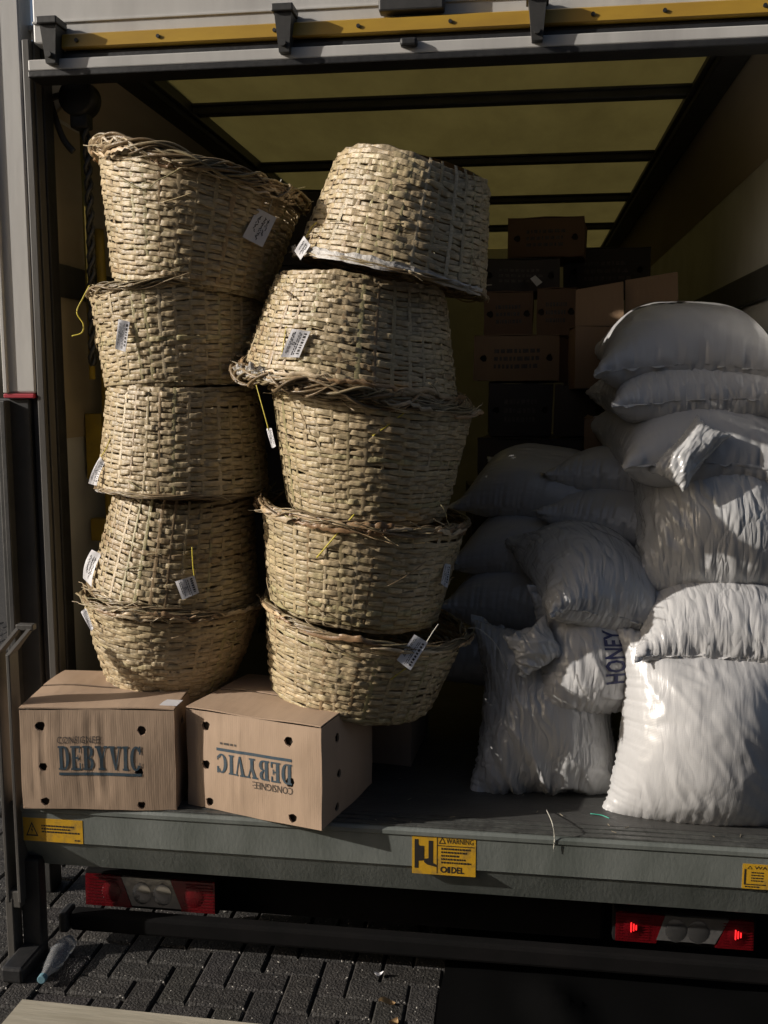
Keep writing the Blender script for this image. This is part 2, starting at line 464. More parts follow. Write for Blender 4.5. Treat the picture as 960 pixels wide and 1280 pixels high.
for i, (_, V, F) in enumerate(near):
    if i < 298:
        t = rng.normal(1, .13)
        obj('brick', V, F, M['brick'], ground, colors=np.full((len(V), 3), t) * [1, rng.normal(1, .02), rng.normal(1, .03)])
    else:
        far.add(V, F); farc += [np.full(3, rng.normal(1, .13))] * len(V)
obj('brick_paving', far.v, far.f, M['brick'], ground, colors=np.array(farc), stuff=True)

# unseen block added behind the viewer to cut sky light and deepen the shade
blocker_root = tag(empty('sky_blocker', (0, -11, 0)), 'long dark unseen wall added behind the viewer to block sky light', 'light blocker')
MB().box((-15, -12.0, 0), (30, -9.5, 6.5)).build('wall', M['blocker'], blocker_root)
MB().box((-15.3, -12.3, 6.5), (30.3, -9.2, 6.75)).build('roof', M['dark'], blocker_root)
MB().box((-3, -9.49, 0), (2, -9.46, 4.2)).build('blocker_panel', M['frame'], blocker_root)

# ------------------------------------------------------------------ the box truck
truck = tag(empty('box_truck', (-.38, .2, 0)), 'open rear of a box truck with yellow translucent roof and grey tail lift sill', 'truck')
mb = MB(); mb.box((XL, .10, FLOOR - .06), (XR, YB, FLOOR)); fl = mb.build('load_floor', M['floor'], truck)
mb = MB()                                 # grooved wear strip along the rear edge
for i in range(3): mb.bbox((XL, .008 + i * .03, FLOOR - .003), (1.35, .029 + i * .03, FLOOR + .004), .002)
mb.build('tread_strip', M['tread'], truck)
# walls and linings
MB().box((XL - .04, .48, FLOOR - .05), (XL, YB, ZR)).build('side_wall', M['wallp'], truck)
MB().box((XR, .44, FLOOR - .05), (XR + .06, YB, ZR)).build('side_wall', M['wallp'], truck)
MB().box((XL - .04, YB, FLOOR - .05), (XR + .04, YB + .04, ZR + .10)).build('bulkhead', M['wallp'], truck)
zc = 2.82
def coving(x0, z0, x1, z1, name):
    MB().add([(x0, .64, z0), (x0, YB - .01, z0), (x1, YB - .01, z1), (x1, .64, z1),
              (x0, .64, z0 + .012), (x0, YB - .01, z0 + .012), (x1, YB - .01, z1 + .012), (x1, .64, z1 + .012)],
             [(0, 1, 2, 3), (7, 6, 5, 4), (0, 3, 7, 4), (1, 5, 6, 2), (0, 4, 5, 1), (3, 2, 6, 7)]).build(name, M['ply'], truck)
coving(.765, ZR - .02, XR - .002, zc, 'coving_panel')
coving(-1.50, ZR - .02, XL + .002, zc + .12, 'coving_panel')
# lining of the left wall behind the rear post
MB().box((XL + .003, .56, 1.75), (XL + .012, YB - .02, 2.92)).build('lining_panel', M['ply'], truck)
# load rails along the right and left walls
for xa, xb in ((XR - .03, XR - .002), (XL + .002, XL + .03)):
    MB().bbox((xa, .52, 2.28), (xb, YB - .02, 2.40), .006).build('lashing_rail', M['frame'], truck)
# roof: one translucent sheet per bay, bows between
bows = [.44, 1.40, 2.55, 3.70, 4.86, YB + .03]
for a, b in zip(bows[:-1], bows[1:]):
    n = 10; V, F = [], []
    for i in range(n + 1):
        for j in range(n + 1):
            V.append((-1.52 + 2.31 * i / n, a + .002 + (b - a - .004) * j / n, ZR + .045 + .006 * math.sin(i * 1.3 + a * 9) * math.sin(math.pi * j / n)))
    for i in range(n):
        for j in range(n): F.append((i * (n + 1) + j, (i + 1) * (n + 1) + j, (i + 1) * (n + 1) + j + 1, i * (n + 1) + j + 1))
    obj('roof_panel', V, F, M['roof'], truck, True)
for y in bows[1:-1]:
    mb = MB(); mb.bbox((-1.50, y - .03, ZR - .005), (.765, y + .03, ZR + .035), .008); mb.bbox((-1.50, y - .045, ZR + .028), (.765, y + .045, ZR + .04), .004)
    mb.build('roof_bow', M['frame'], truck)
for x in (-1.50, .715):
    mb = MB(); mb.bbox((x - .055, .46, ZR - .045), (x + .055, YB - .02, ZR + .05), .012); mb.bbox((x - .075, .46, ZR - .02), (x + .075, YB - .02, ZR - .008), .004)
    mb.build('roof_rail', M['black'], truck)
# roof side strips outside the rails
MB().box((XL - .04, .48, ZR + .06), (-1.521, YB, ZR + .075)).build('roof_edge', M['alu'], truck)
MB().box((.792, .48, ZR + .06), (XR + .04, YB, ZR + .075)).build('roof_edge', M['alu'], truck)

# rear header: beam, ochre shutter rail, rubber, bright lip
X0, X1 = -1.6957, 1.45
mb = MB(); mb.bbox((X0, YH + .012, 3.1215), (X1, YH + .07, 3.3943), .006); mb.bbox((X0, YH + .006, 3.1857), (X1, YH + .02, 3.1942), .002)
mb.build('header_beam', M['alu'], truck)
mb = MB(); mb.prism_x([(YH - .035, 3.0915), (YH - .028, 3.1332), (YH - .004, 3.1439), (YH + .011, 3.1439), (YH + .011, 3.0872), (YH - .03, 3.0872)], -1.5727, X1)
rail = mb.build('shutter_rail', M['yellow'], truck)
for x in (-1.5192, -1.2303, -.83, -.55, -.25, .03, .20, .42, .72):
    MB().cyl((x, YH - .038, 3.1118), (x, YH - .02, 3.1118), .0065, 10).build('bolt', M['black'], rail)
MB().prism_x([(YH - .02, 3.0562), (YH - .02, 3.0712), (YH - .012, 3.0851), (YH + .011, 3.0851), (YH + .011, 3.0562)], -1.5941, X1).build('rubber_seal', M['black'], truck)
MB().bbox((X0, YH - .036, 3.0188), (X1, YH + .06, 3.0557), .004).build('header_lip', M['alu'], truck)
MB().bbox((X0, YH - .040, 2.9963), (X1, YH + .062, 3.0177), .004).build('lower_seal', M['black'], truck)
for u in (72, 360, 671):
    x = at_y(u, 40, YH)[0]
    mb = MB()
    mb.add([(x - .030, YH - .075, 3.1696), (x + .030, YH - .075, 3.1696), (x + .018, YH - .065, 3.0327), (x - .016, YH - .065, 3.0327),
            (x - .030, YH + .010, 3.1696), (x + .030, YH + .010, 3.1696), (x + .018, YH - .008, 3.0327), (x - .016, YH - .008, 3.0327)],
           [(0, 3, 2, 1), (4, 5, 6, 7), (0, 1, 5, 4), (1, 2, 6, 5), (2, 3, 7, 6), (3, 0, 4, 7)])
    mb.bbox((x - .036, YH - .085, 3.1536), (x + .036, YH + .0, 3.1782), .004)
    mb.cyl((x, YH - .08, 3.0573), (x, YH - .06, 3.0573), .010, 10)
    mb.build('rail_bracket', M['frame'], truck)
x = at_y(513, 46, YH)[0]
MB().bbox((x - .028, YH - .06, 3.0359), (x + .028, YH + .0, 3.0626), .008).build('stop_block', M['black'], truck)
x0, x1 = at_y(475, 5, YH)[0], at_y(556, 5, YH)[0]
MB().bbox((x0, YH - .04, 3.1514), (x1, YH + .011, 3.2873), .006).build('lamp_housing', M['frame'], truck)

# left rear post: pale upper face, red trim, dark lower column, grey door guide
mb = MB(); mb.bbox((-1.8562, YH, 1.9233), (-1.7385, YH + .09, 3.5013), .008); mb.bbox((-1.8583, YH - .012, 1.9233), (-1.8423, YH + .02, 3.5013), .003)
mb.build('corner_post', M['alu'], truck)
MB().bbox((-1.8615, YH - .006, 1.9051), (-1.7438, YH + .05, 1.9211), .003).build('trim_strip', M['redtrim'], truck)
mb = MB(); mb.bbox((-1.9043, YH + .01, -.0), (-1.7706, YH + .10, 1.9040), .006)
mb.bbox((-1.8669, YH - .03, .4), (-1.8455, YH + .012, 1.8965), .004)
mb.build('lower_post', M['frame'], truck)
mb = MB(); mb.bbox((-1.7358, YH + .002, .57), (-1.7075, YH + .05, 3.1375), .004); mb.bbox((-1.7674, YH + .03, .57), (-1.7374, YH + .06, 3.1375), .003); mb.bbox((-1.7053, YH + .02, .57), (-1.6989, YH + .09, 3.1375), .002)
mb.build('door_guide', M['guide'], truck)
MB().bbox((-1.7759, YH + .062, .57), (-1.690, YH + .13, 3.1268), .004).build('door_channel', M['black'], truck)
MB().bbox((.99, YH + .01, FLOOR), (1.12, YH + .1, 2.99), .006).build('corner_post', M['alu'], truck)

# tail-lift sill
prof = [(.02, FLOOR + .004), (.0, FLOOR - .004), (-.012, FLOOR - .012), (-.012, FLOOR - .03), (.0, FLOOR - .036), (.0, .430), (.012, .424), (.055, .322), (.075, .318), (.19, .33), (.19, FLOOR - .065), (.1, FLOOR - .0035)]
prof = [(.0, FLOOR - .002), (-.006, FLOOR - .010), (-.006, FLOOR - .022), (.0, FLOOR - .028), (.0, .432), (.008, .424), (.052, .326), (.062, .320), (.085, .325), (.085, FLOOR - .002)]
sill = MB().prism_x(prof, -1.64, 1.35).build('lift_sill', M['lift'], truck)
MB().bbox((-1.655, -.004, .325), (-1.6405, .085, FLOOR - .004), .004).build('sill_end_plate', M['frame'], truck)
# left lift column under the sill and the folded lift arm
mb = MB(); mb.bbox((-1.66, .004, .0), (-1.592, .055, .36), .006); mb.bbox((-1.665, -.14, .0), (-1.588, .05, .055), .01); mb.build('lift_column', M['black'], truck)
mb = MB(); a0 = at_y(8, 800, -.02); 
for dx in (0, .042):
    mb.bbox((-1.695 + dx, -.03, .22), (-1.682 + dx, .03, 1.08), .003)
    mb.hexa([(-1.695 + dx, -.03, 1.08), (-1.682 + dx, -.03, 1.08), (-1.682 + dx, .03, 1.08), (-1.695 + dx, .03, 1.08),
             (-1.66 + dx, .06, 1.15), (-1.647 + dx, .06, 1.15), (-1.647 + dx, .09, 1.15), (-1.66 + dx, .09, 1.15)])
mb.bbox((-1.66, .055, 1.14), (-1.60, .085, 1.16), .003)
mb.bbox((-1.692, -.026, .2), (-1.645, .02, .26), .004)
mb.bbox((-1.70, -.028, -.0), (-1.672, .03, .235), .004)
mb.build('lift_arm', M['guide'], truck)
mb = MB(); mb.bbox((-1.79, YH + .13, .56), (-1.72, YH + .2, 1.9), .01); mb.build('rear_fender', M['dark'], truck)

# stickers
def sticker(x0, z0, x1, z1, y, parent, roll=0.0):
    """returns the film and a mapper from sticker units (0..1) to the world"""
    def P(u, v, d=0): return (x0 + (x1 - x0) * u, y - .0012 - d, z0 + (z1 - z0) * v + roll * u)
    mb = MB(); mb.add([P(0, 0), P(1, 0), P(1, 1), P(0, 1), (x0, y + .002, z0), (x1, y + .002, z0 + roll), (x1, y + .002, z1 + roll), (x0, y + .002, z1)],
                      [(0, 1, 2, 3), (0, 4, 5, 1), (1, 5, 6, 2), (2, 6, 7, 3), (3, 7, 4, 0)])
    return mb.build('warning_sticker', M['sign'], parent), P
def put_text(mbx, P, body, u0, v0, width=None, height=.1, asp=1.0):
    V, F = text_geo(body)
    if width: V = V * [width / V[:, 0].max(), height]
    else: V = V * [height * asp, height]
    mbx.add([P(u0 + a, v0 + b, .0006) for a, b in V], F)
def polyP(mbx, P, pts, d=.0006): mbx.add([P(a, b, d) for a, b in pts], [tuple(range(len(pts)))])
def tri_sign(mbx, P, cx, cy, w, h, t=.2):
    o = [(cx - w / 2, cy), (cx + w / 2, cy), (cx, cy + h)]
    c = (cx, cy + h * .36)
    i = [(c[0] + (p[0] - c[0]) * (1 - t * 1.7), c[1] + (p[1] - c[1]) * (1 - t * 1.7)) for p in o]
    for k in range(3): polyP(mbx, P, [o[k], o[(k + 1) % 3], i[(k + 1) % 3], i[k]])
def bars(mbx, P, u0, u1, v, h, seed):
    r = random.Random(seed); u = u0
    while u < u1:
        w = r.uniform(.012, .05); polyP(mbx, P, [(u, v), (min(u + w, u1), v), (min(u + w, u1), v + h), (u, v + h)]); u += w + .011
# middle: WARNING ... DEL
a, b = at_y(515, 1091, 0), at_y(595, 1046, 0)
st, P = sticker(a[0], a[2], b[0], b[2], 0, sill)
mb = MB()
polyP(mb, P, [(.39, .04), (.40, .04), (.40, .96), (.39, .96)]); polyP(mb, P, [(.40, .72), (.98, .72), (.98, .74), (.40, .74)])
tri_sign(mb, P, .475, .78, .11, .17); put_text(mb, P, 'WARNING', .54, .79, .42, .13)
for k, e in enumerate((.92, .86, .74, .84, .93)): bars(mb, P, .46, e, .635 - .085 * k, .045, 40 + k)
polyP(mb, P, [(.04, .14), (.10, .14), (.10, .86), (.04, .86)]); polyP(mb, P, [(.10, .32), (.19, .34), (.19, .70), (.12, .70), (.10, .74)])
polyP(mb, P, [(.24, .24), (.385, .19), (.385, .25), (.33, .29), (.33, .84), (.26, .84), (.26, .40), (.19, .38), (.19, .30)])
V, F = text_geo('DEL', .03); mb.add([P(.62 + .2 * a / V[:, 0].max(), .06 + .16 * b, .0006) for a, b in V], F)
polyP(mb, P, [(.56, .06), (.60, .06), (.60, .22), (.56, .22)])
ring = [(.50 + .055 * math.cos(t), .14 + .08 * math.sin(t)) for t in np.linspace(0, 2 * math.pi, 16, endpoint=False)]
inn = [(.50 + .03 * math.cos(t), .14 + .045 * math.sin(t)) for t in np.linspace(0, 2 * math.pi, 16, endpoint=False)]
for k in range(16): polyP(mb, P, [ring[k], ring[(k + 1) % 16], inn[(k + 1) % 16], inn[k]])
mb.build('lettering', M['ink'], st)
# left: electricity sign
a, b = at_y(30, 1050, 0), at_y(103, 1026, 0)
st, P = sticker(a[0], a[2], b[0], b[2], 0, sill)
mb = MB(); tri_sign(mb, P, .15, .22, .21, .62, .17)
polyP(mb, P, [(.155, .66), (.13, .46), (.15, .46), (.14, .32), (.17, .50), (.15, .50), (.165, .66)])
for k, e in enumerate((.86, .80, .95)): bars(mb, P, .31, e, .66 - .13 * k, .07, 60 + k)
bars(mb, P, .86, .95, .10, .06, 5)
mb.build('lettering', M['ink'], st)
# right: load sign
a, b = at_y(927, 1110, 0), at_y(1003, 1084, 0)
st, P = sticker(a[0], a[2], b[0], b[2], 0, sill)
mb = MB(); tri_sign(mb, P, .12, .80, .09, .14); put_text(mb, P, 'WARNING', .2, .80, .6, .13)
polyP(mb, P, [(.03, .2), (.06, .2), (.06, .8), (.03, .8)]); polyP(mb, P, [(.03, .16), (.4, .16), (.4, .20), (.03, .20)])
for k in range(4): bars(mb, P, .15, .36, .64 - .11 * k, .05, 70 + k)
for k in range(7): bars(mb, P, .46, .92, .66 - .075 * k, .035, 80 + k)
bars(mb, P, .05, .3, .06, .05, 6)
mb.build('lettering', M['ink'], st)

# rear lamps and under-run bar
def tail_lamp(u0, u1, lit):
    x0, x1 = at_y(u0, 1120, .14)[0], at_y(u1, 1120, .14)[0]
    zt, zb = .245, .135 if not lit else .150
    w = x1 - x0
    mb = MB(); mb.bbox((x0 - .008, .155, zb - .012), (x1 + .008, .20, zt + .012), .008)
    t = mb.build('tail_lamp', M['dark'], truck)
    def panel(ua, ub, ta, tb, m, name, z0=zb, z1=zt):
        V = [(x0 + w * ua, .14, z0), (x0 + w * ub, .14, z0), (x0 + w * tb, .144, z1), (x0 + w * ta, .144, z1)]
        V += [(p[0], .1545, p[2]) for p in V]
        return obj(name, V, [(0, 1, 2, 3), (0, 4, 5, 1), (1, 5, 6, 2), (2, 6, 7, 3), (3, 7, 4, 0)], m, t)
    if not lit:
        panel(0, .36, 0, .28, M['red'], 'red_lens'); panel(.362, .745, .282, .66, M['lens'], 'clear_lens', zb + .008); panel(.747, 1, .662, 1, M['red'], 'red_lens')
    else:
        panel(0, .298, 0, .358, M['red'], 'red_lens'); panel(.30, .725, .36, .82, M['lens'], 'clear_lens', zb + .012); panel(.727, 1, .822, 1, M['red'], 'red_lens')
    def dome(cx, cz, rx, rz, d, m, name):
        V, F = [(cx, .1395 - d, cz)], []; n = 16
        for k, (q, e) in enumerate(((.5, .85), (.85, .45), (1, 0))):
            for i in range(n):
                g = 2 * math.pi * i / n; V.append((cx + rx * q * math.cos(g), .1405 - d * e, cz + rz * q * math.sin(g)))
        for i in range(n): F.append((0, 1 + i, 1 + (i + 1) % n))
        for k in range(2):
            for i in range(n): F.append((1 + k * n + i, 1 + (k + 1) * n + i, 1 + (k + 1) * n + (i + 1) % n, 1 + k * n + (i + 1) % n))
        obj(name, V, F, m, t, True)
    zm = (zt + zb) / 2
    for c in ((.13, .885) if lit else (.20, .84)):
        dome(x0 + w * c, zm, .034, .040, .004, M['red'], 'lens_bowl')
        if lit:
            mb = MB()
            for q in range(3): mb.bbox((x0 + w * c - .010 + .008 * q, .132, zm - .012 + .004 * q), (x0 + w * c - .0055 + .008 * q, .1365, zm + .022 - .004 * q), .002)
            mb.build('bulb_filament', M['glow'], t)
    for c in (.44, .60): dome(x0 + w * c, zm, .034, .040, .0025, M['chrome'], 'clear_bowl')
    for q in range(9):                    # moulded ribs across the lens
        zz = zb + .010 + (zt - zb - .02) * q / 8
        MB().bbox((x0 + .004, .1385, zz - .0012), (x0 + w * .25, .1415, zz + .0012), .0005).build('lens_rib', M['red'], t)
        MB().bbox((x0 + w * .78, .1385, zz - .0012), (x0 + w - .004, .1415, zz + .0012), .0005).build('lens_rib', M['red'], t)
tail_lamp(107, 268, False)
tail_lamp(771, 945, True)
mb = MB(); mb.bbox((-1.535, .095, .058), (1.3, .15, .125), .012)
mb.build('under_run_bar', M['dark'], truck)
MB().bbox((-1.57, .08, .055), (-1.535, .155, .13), .01).build('bar_end_cap', M['black'], truck)
mb = MB()
for x in (-.95, .35): mb.bbox((x - .05, .345, .15), (x + .05, 3.2, .30), .01)
mb.bbox((-1.05, .22, .10), (.30, .9, .45), .01)
mb.build('chassis_rail', M['dark'], truck)
MB().box((XL - .03, .09, .46), (XR + .03, YB, .495)).build('underbody', M['dark'], truck)
for x in (-1.35, .62):
    mb = MB(); mb.tube([(x - .1, 2.6, .34), (x - .11, 2.6, .34), (x + .11, 2.6, .34), (x + .1, 2.6, .34)], [.26, .34, .34, .26], 28)
    mb.build('wheel', M['black'], truck, True)

# yellow pole inside the left wall
mb = MB(); c = bez([(-1.63, .78, .57), (-1.63, .78, 1.2), (-1.63, .78, 2.2), (-1.635, .78, 2.55)], 6); mb.tube(c, .019, 10)
mb.bbox((-1.71, .765, 1.33), (-1.64, .82, 1.42), .005); mb.bbox((-1.715, .76, 1.58), (-1.645, .815, 1.84), .005)
mb.build('grab_pole', M['yellow_dull'], truck, True)

# hanging reel with strap and twisted rope
p = at_y(100, 124, .57); k = ppm(p)
reel = tag(empty('rope_reel', p - [0, 0, .06]), 'round black reel with a loose strap and rope hanging inside the top left corner', 'rope reel')
mb = MB(); mb.tube([p + [0, -.045, 0], p + [0, -.035, 0], p + [0, .035, 0], p + [0, .045, 0]], [.055, .066, .066, .055], 24)
mb.bbox(p + [-.02, -.02, .05], p + [.02, .02, .15], .004); mb.bbox(p + [-.03, -.03, -.105], p + [.035, .03, -.05], .008)
mb.build('housing', M['black'], reel, True)
c = bez([at_y(78, 118, .57), at_y(64, 125, .57), at_y(70, 150, .57), at_y(80, 175, .57), at_y(92, 190, .57)], 8)
MB().tube(c, .012, 6, .35).build('strap', M['frame'], reel, True)
mb = MB(); zz = np.linspace(p[2] - .1, p[2] - .95, 150)
for ph in (0, math.pi):
    mb.tube([(p[0] + .012 + .009 * math.cos(z * 60 + ph) + .01 * math.sin(z * 3), p[1] + .009 * math.sin(z * 60 + ph), z) for z in zz], .0085, 5)
mb.build('twisted_rope', M['frame'], reel, True)
MB().tube([(p[0] - .008, p[1] + .03, p[2] - .1), (p[0] - .006, p[1] + .03, p[2] - 1.0)], .012, 8).build('tube', M['yellow_dull'], reel, True)

# ------------------------------------------------------------------ cartons
def carton(name, label, B4, h, mt, holes=(), side_holes=(), group=None, lean=0.0, ripple=(), flaps=True, top_open=False, bulge=.006):
    """B4: four base corners (front left, front right, back right, back left) in world metres"""
    B = [np.asarray(p, float) for p in B4]
    root = tag(empty(name, sum(B) / 4), label, 'box', group)
    T = [p + [0, 0, h] for p in B]
    cen = sum(B) / 4 + [0, 0, h / 2]
    def face_map(a, b, c, d, rip=()):
        n = np.cross(b - a, d - a); n /= np.linalg.norm(n)
        W = np.linalg.norm(b - a)
        def F(u, v, off=0.0):
            p = a * (1 - u) * (1 - v) + b * u * (1 - v) + c * u * v + d * (1 - u) * v
            e = 4 * u * (1 - u) * 4 * v * (1 - v)
            o = bulge * e
            for (u0, w, amp, ph) in rip:
                o += amp * math.exp(-((u - u0 - .05 * (v - .5)) / w) ** 2) * math.sin((u - u0) * 70 + ph + 2 * v) * min(1, 5 * v, 5 * (1 - v))
            nv_ = mnoise.noise_vector(Vector(p) * 5.0); nw_ = mnoise.noise_vector(Vector(p) * 14.0)
            return p + np.array([nv_.x, nv_.y, nv_.z * .6]) * .006 + np.array([nw_.x, nw_.y, nw_.z]) * .0012 + n * (o + off)
        return F, W, n
    def add_face(F, W, H, hl, uv0):
        pts = []
        g_ = .010 if len(hl) > 3 else .022
        nu, nv = max(6, int(W / g_)), max(5, int(H / g_))
        circ = []
        for (hu, hv, r) in hl:
            k = 14; c = []
            for i in range(k):
                a = 2 * math.pi * i / k; rr = r * (1 + .13 * math.sin(3 * a + hu * 40) + .08 * math.sin(5 * a + hv * 31))
                c.append((hu * W + rr * math.cos(a), hv * H + rr * math.sin(a)))
            circ.append((hu * W, hv * H, r, c))
        for i in range(nu + 1):
            for j in range(nv + 1):
                x, y = W * i / nu, H * j / nv
                if all((x - c[0]) ** 2 + (y - c[1]) ** 2 > (c[2] * 1.35) ** 2 for c in circ): pts.append((x, y))
        for c in circ: pts += [p for p in c[3] if -1e-6 <= p[0] <= W and -1e-6 <= p[1] <= H]
        r = delaunay_2d_cdt([Vector(p) for p in pts], [], [], 0, 1e-6)
        vv = [tuple(v) for v in r[0]]
        tris = []
        for f in r[2]:
            x = sum(vv[i][0] for i in f) / 3; y = sum(vv[i][1] for i in f) / 3
            if all((x - c[0]) ** 2 + (y - c[1]) ** 2 > (c[2] * .9) ** 2 for c in circ): tris.append(list(f))
        V = [F(x / W, y / H) for x, y in vv]; U = [(uv0 + x, y) for x, y in vv]
        for cx, cy, rad, c in circ:       # board thickness at each hand hole
            n0 = len(V)
            for p in c: V.append(F(p[0] / W, p[1] / H)); U.append((uv0 + p[0], p[1]))
            for p in c: V.append(F((cx + (p[0] - cx) * .93) / W, (cy + (p[1] - cy) * .93) / H, -.006)); U.append((uv0 + p[0], p[1]))
            m = len(c)
            for i in range(m): tris.append([n0 + i, n0 + (i + 1) % m, n0 + m + (i + 1) % m, n0 + m + i])
        return V, tris, U
    V, Fc, U = [], [], []
    quads = [(B[0], B[1], T[1], T[0], holes, ripple), (B[1], B[2], T[2], T[1], side_holes, ()), (B[2], B[3], T[3], T[2], (), ()), (B[3], B[0], T[0], T[3], side_holes, ())]
    front = None
    for k, (a, b, c, d, hl, rp) in enumerate(quads):
        F, W, n = face_map(a, b, c, d, rp)
        if k == 0: front = F
        v, f, u = add_face(F, W, h, hl, k * 1.0)
        n0 = len(V); V += v; U += u; Fc += [[i + n0 for i in t] for t in f]
    n0 = len(V); V += [p + [0, 0, .003] for p in B]; U += [(0, 0)] * 4; Fc.append([n0 + 3, n0 + 2, n0 + 1, n0])
    obj('carton_wall', V, Fc, mt, root, uvs=U)
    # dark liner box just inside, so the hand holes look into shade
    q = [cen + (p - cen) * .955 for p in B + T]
    MB().hexa(q).build('dark_liner', M['inner'], root)
    if flaps:
        def t_up(s, t): return 1.0 + math.sin(s * 9 + h * 20) * .5
        # two long top flaps meeting in the middle, slightly uneven
        def P(s, t, dz=0): return T[0] * (1 - s) * (1 - t) + T[1] * s * (1 - t) + T[2] * s * t + T[3] * (1 - s) * t + [0, 0, dz]
        for (t0, t1, up) in ((0.0, .487, .004), (1.0, .513, .006)):
            V, U, Fq = [], [], []
            nn = 14
            for i in range(nn + 1):
                s = i / nn
                for j in range(5):
                    t = t0 + (t1 - t0) * j / 4
                    dz = up * j / 4 + .004 * math.sin(s * 6 + t * 4 + h * 50) * (j / 4) + .0025
                    q_ = P(s, t, dz); nv_ = mnoise.noise_vector(Vector(q_) * 5.0); V.append(q_ + np.array([nv_.x, nv_.y, nv_.z * .6]) * .006 + [0, 0, .004 * t_up(s, t)]); U.append((s * .45, t * .4))
            for i in range(nn):
                for j in range(4): Fq.append((i * 5 + j, (i + 1) * 5 + j, (i + 1) * 5 + j + 1, i * 5 + j + 1))
            n0 = len(V); V += [p - np.array([0, 0, .004]) for p in V[:]]; U += U[:]
            Fq += [tuple(n0 + i for i in f[::-1]) for f in Fq[:]]
            for i in range(nn):
                for j in (0, 4): Fq.append((i * 5 + j, (i + 1) * 5 + j, n0 + (i + 1) * 5 + j, n0 + i * 5 + j))
            for i in (0, nn):
                for j in range(4): Fq.append((i * 5 + j, i * 5 + j + 1, n0 + i * 5 + j + 1, n0 + i * 5 + j))
            obj('top_flap', V, Fq, mt, root, uvs=U)
    return root, front

def consignee(root, F, flip):
    def G(u, v, off):
        return F(1 - u, 1 - v, off) if flip else F(u, v, off)
    u0, u1 = (.25, .785) if not flip else (.215, .765)
    v0, v1 = (.405, .645) if not flip else (.40, .60)
    mb = MB(); V, Fs = serif_geo('DEBYVIC')
    used = {}
    for k, f in enumerate(Fs):
        mb.add([G(u0 + (u1 - u0) * V[i][0], v0 + (v1 - v0) * V[i][1], .0013 + .00004 * (k % 12)) for i in f], [tuple(range(len(f)))])
    n = 24
    for i in range(n):                    # rule under the word, following the board
        a, b = u0 + (u1 - u0) * i / n, u0 + (u1 - u0) * (i + 1) / n
        mb.add([G(a, v0 - .055, .0013), G(b, v0 - .055, .0013), G(b, v0 - .025, .0013), G(a, v0 - .025, .0013)], [(0, 1, 2, 3)])
    mb.build('lettering', M['blueink'], root)
    mb = MB(); V, Fs = text_geo('CONSIGNEE:')
    w = .285 if not flip else .29
    mb.add([G(u0 - .005 + w * a / V[:, 0].max(), v1 + .025 + .07 * b, .0013) for a, b in V], Fs)
    mb.build('small_lettering', M['darkprint'], root)
    if flip:
        mb = MB(); bars(mb, lambda u, v, d=0: G(u, v, .0013), u1 - .15, u1 - .02, v0 - .115, .022, 91)
        o = mb.build('fine_print', M['darkprint'], root); o['kind'] = 'stuff'

def back_of(a, b, depth):
    d = b - a; n = np.array([-d[1], d[0], 0.0]); n /= np.linalg.norm(n)
    return b + n * depth, a + n * depth
BOXL = 'cartons at the rear edge under the baskets'
a, b = at_z(29, 1010, FLOOR + .004), at_z(221, 1013, FLOOR + .004)
h1 = at_y(27, 885, a[1])[2] - FLOOR - .008
c, d = back_of(a, b, .42)
left_box, F1 = carton('carton', 'brown carton with upright blue DEBYVIC print at the far left edge of the load', [a, b, c, d], h1, M['carton'],
    holes=[(.13, .84, .017), (.79, .80, .016), (.145, .43, .015), (.77, .39, .015), (.145, .075, .015), (.775, .055, .014)],
    side_holes=[(.25, .8, .016), (.7, .8, .016)], ripple=[(.5, .10, .0009, 0), (.12, .05, .0010, 1)], group=BOXL)
consignee(left_box, F1, False)
BOX1_TOP = FLOOR + .004 + h1
a, b = at_z(236, 1006, FLOOR + .004), at_z(403, 1038, FLOOR + .004)
h2 = at_y(235, 884, a[1])[2] - FLOOR - .008
c, d = back_of(a, b, .40)
right_box, F2 = carton('carton', 'brown carton with upside down blue DEBYVIC print jutting over the sill', [a, b, c, d], h2, M['carton'],
    holes=[(.15, .85, .016), (.765, .83, .017), (.15, .455, .016), (.77, .425, .017), (.175, .07, .015), (.79, .075, .016)],
    side_holes=[(.27, .8, .016), (.27, .44, .015), (.27, .1, .015), (.8, .8, .016)], ripple=[(.4, .05, .0008, 0), (.1, .04, .0010, 1)], group=BOXL, bulge=.010)
consignee(right_box, F2, True)
BOX2_TOP = FLOOR + .004 + h2
# shipping label and scrap on the left carton
lp = at_z(214, 877, BOX1_TOP + .012)
MB().bbox(lp + [-.03, -.03, -.004], lp + [.03, .03, -.003], .0004).build('paper_label', M['paper'], left_box)
print('box tops', BOX1_TOP, BOX2_TOP, left_box.location, right_box.location)

# a carton behind the right-hand one
p = at_y(490, 935, .62)
carton('carton', 'dark shaded carton lying behind the right hand basket stack', [(-.62, .52, FLOOR), (-.38, .50, FLOOR), (-.36, .95, FLOOR), (-.60, .97, FLOOR)], .20, M['carton'], group='cartons stacked in the dark of the load bay')

# ------------------------------------------------------------------ baskets
def noise1(n, seed, oct_=3, closed=True):
    r = np.random.default_rng(seed); x = np.linspace(0, 2 * math.pi, n, endpoint=False); y = np.zeros(n)
    for k in range(1, 2 ** oct_):
        y += r.normal() / k ** .7 * np.sin(k * x + r.uniform(0, 6.3))
    return y / 1.8

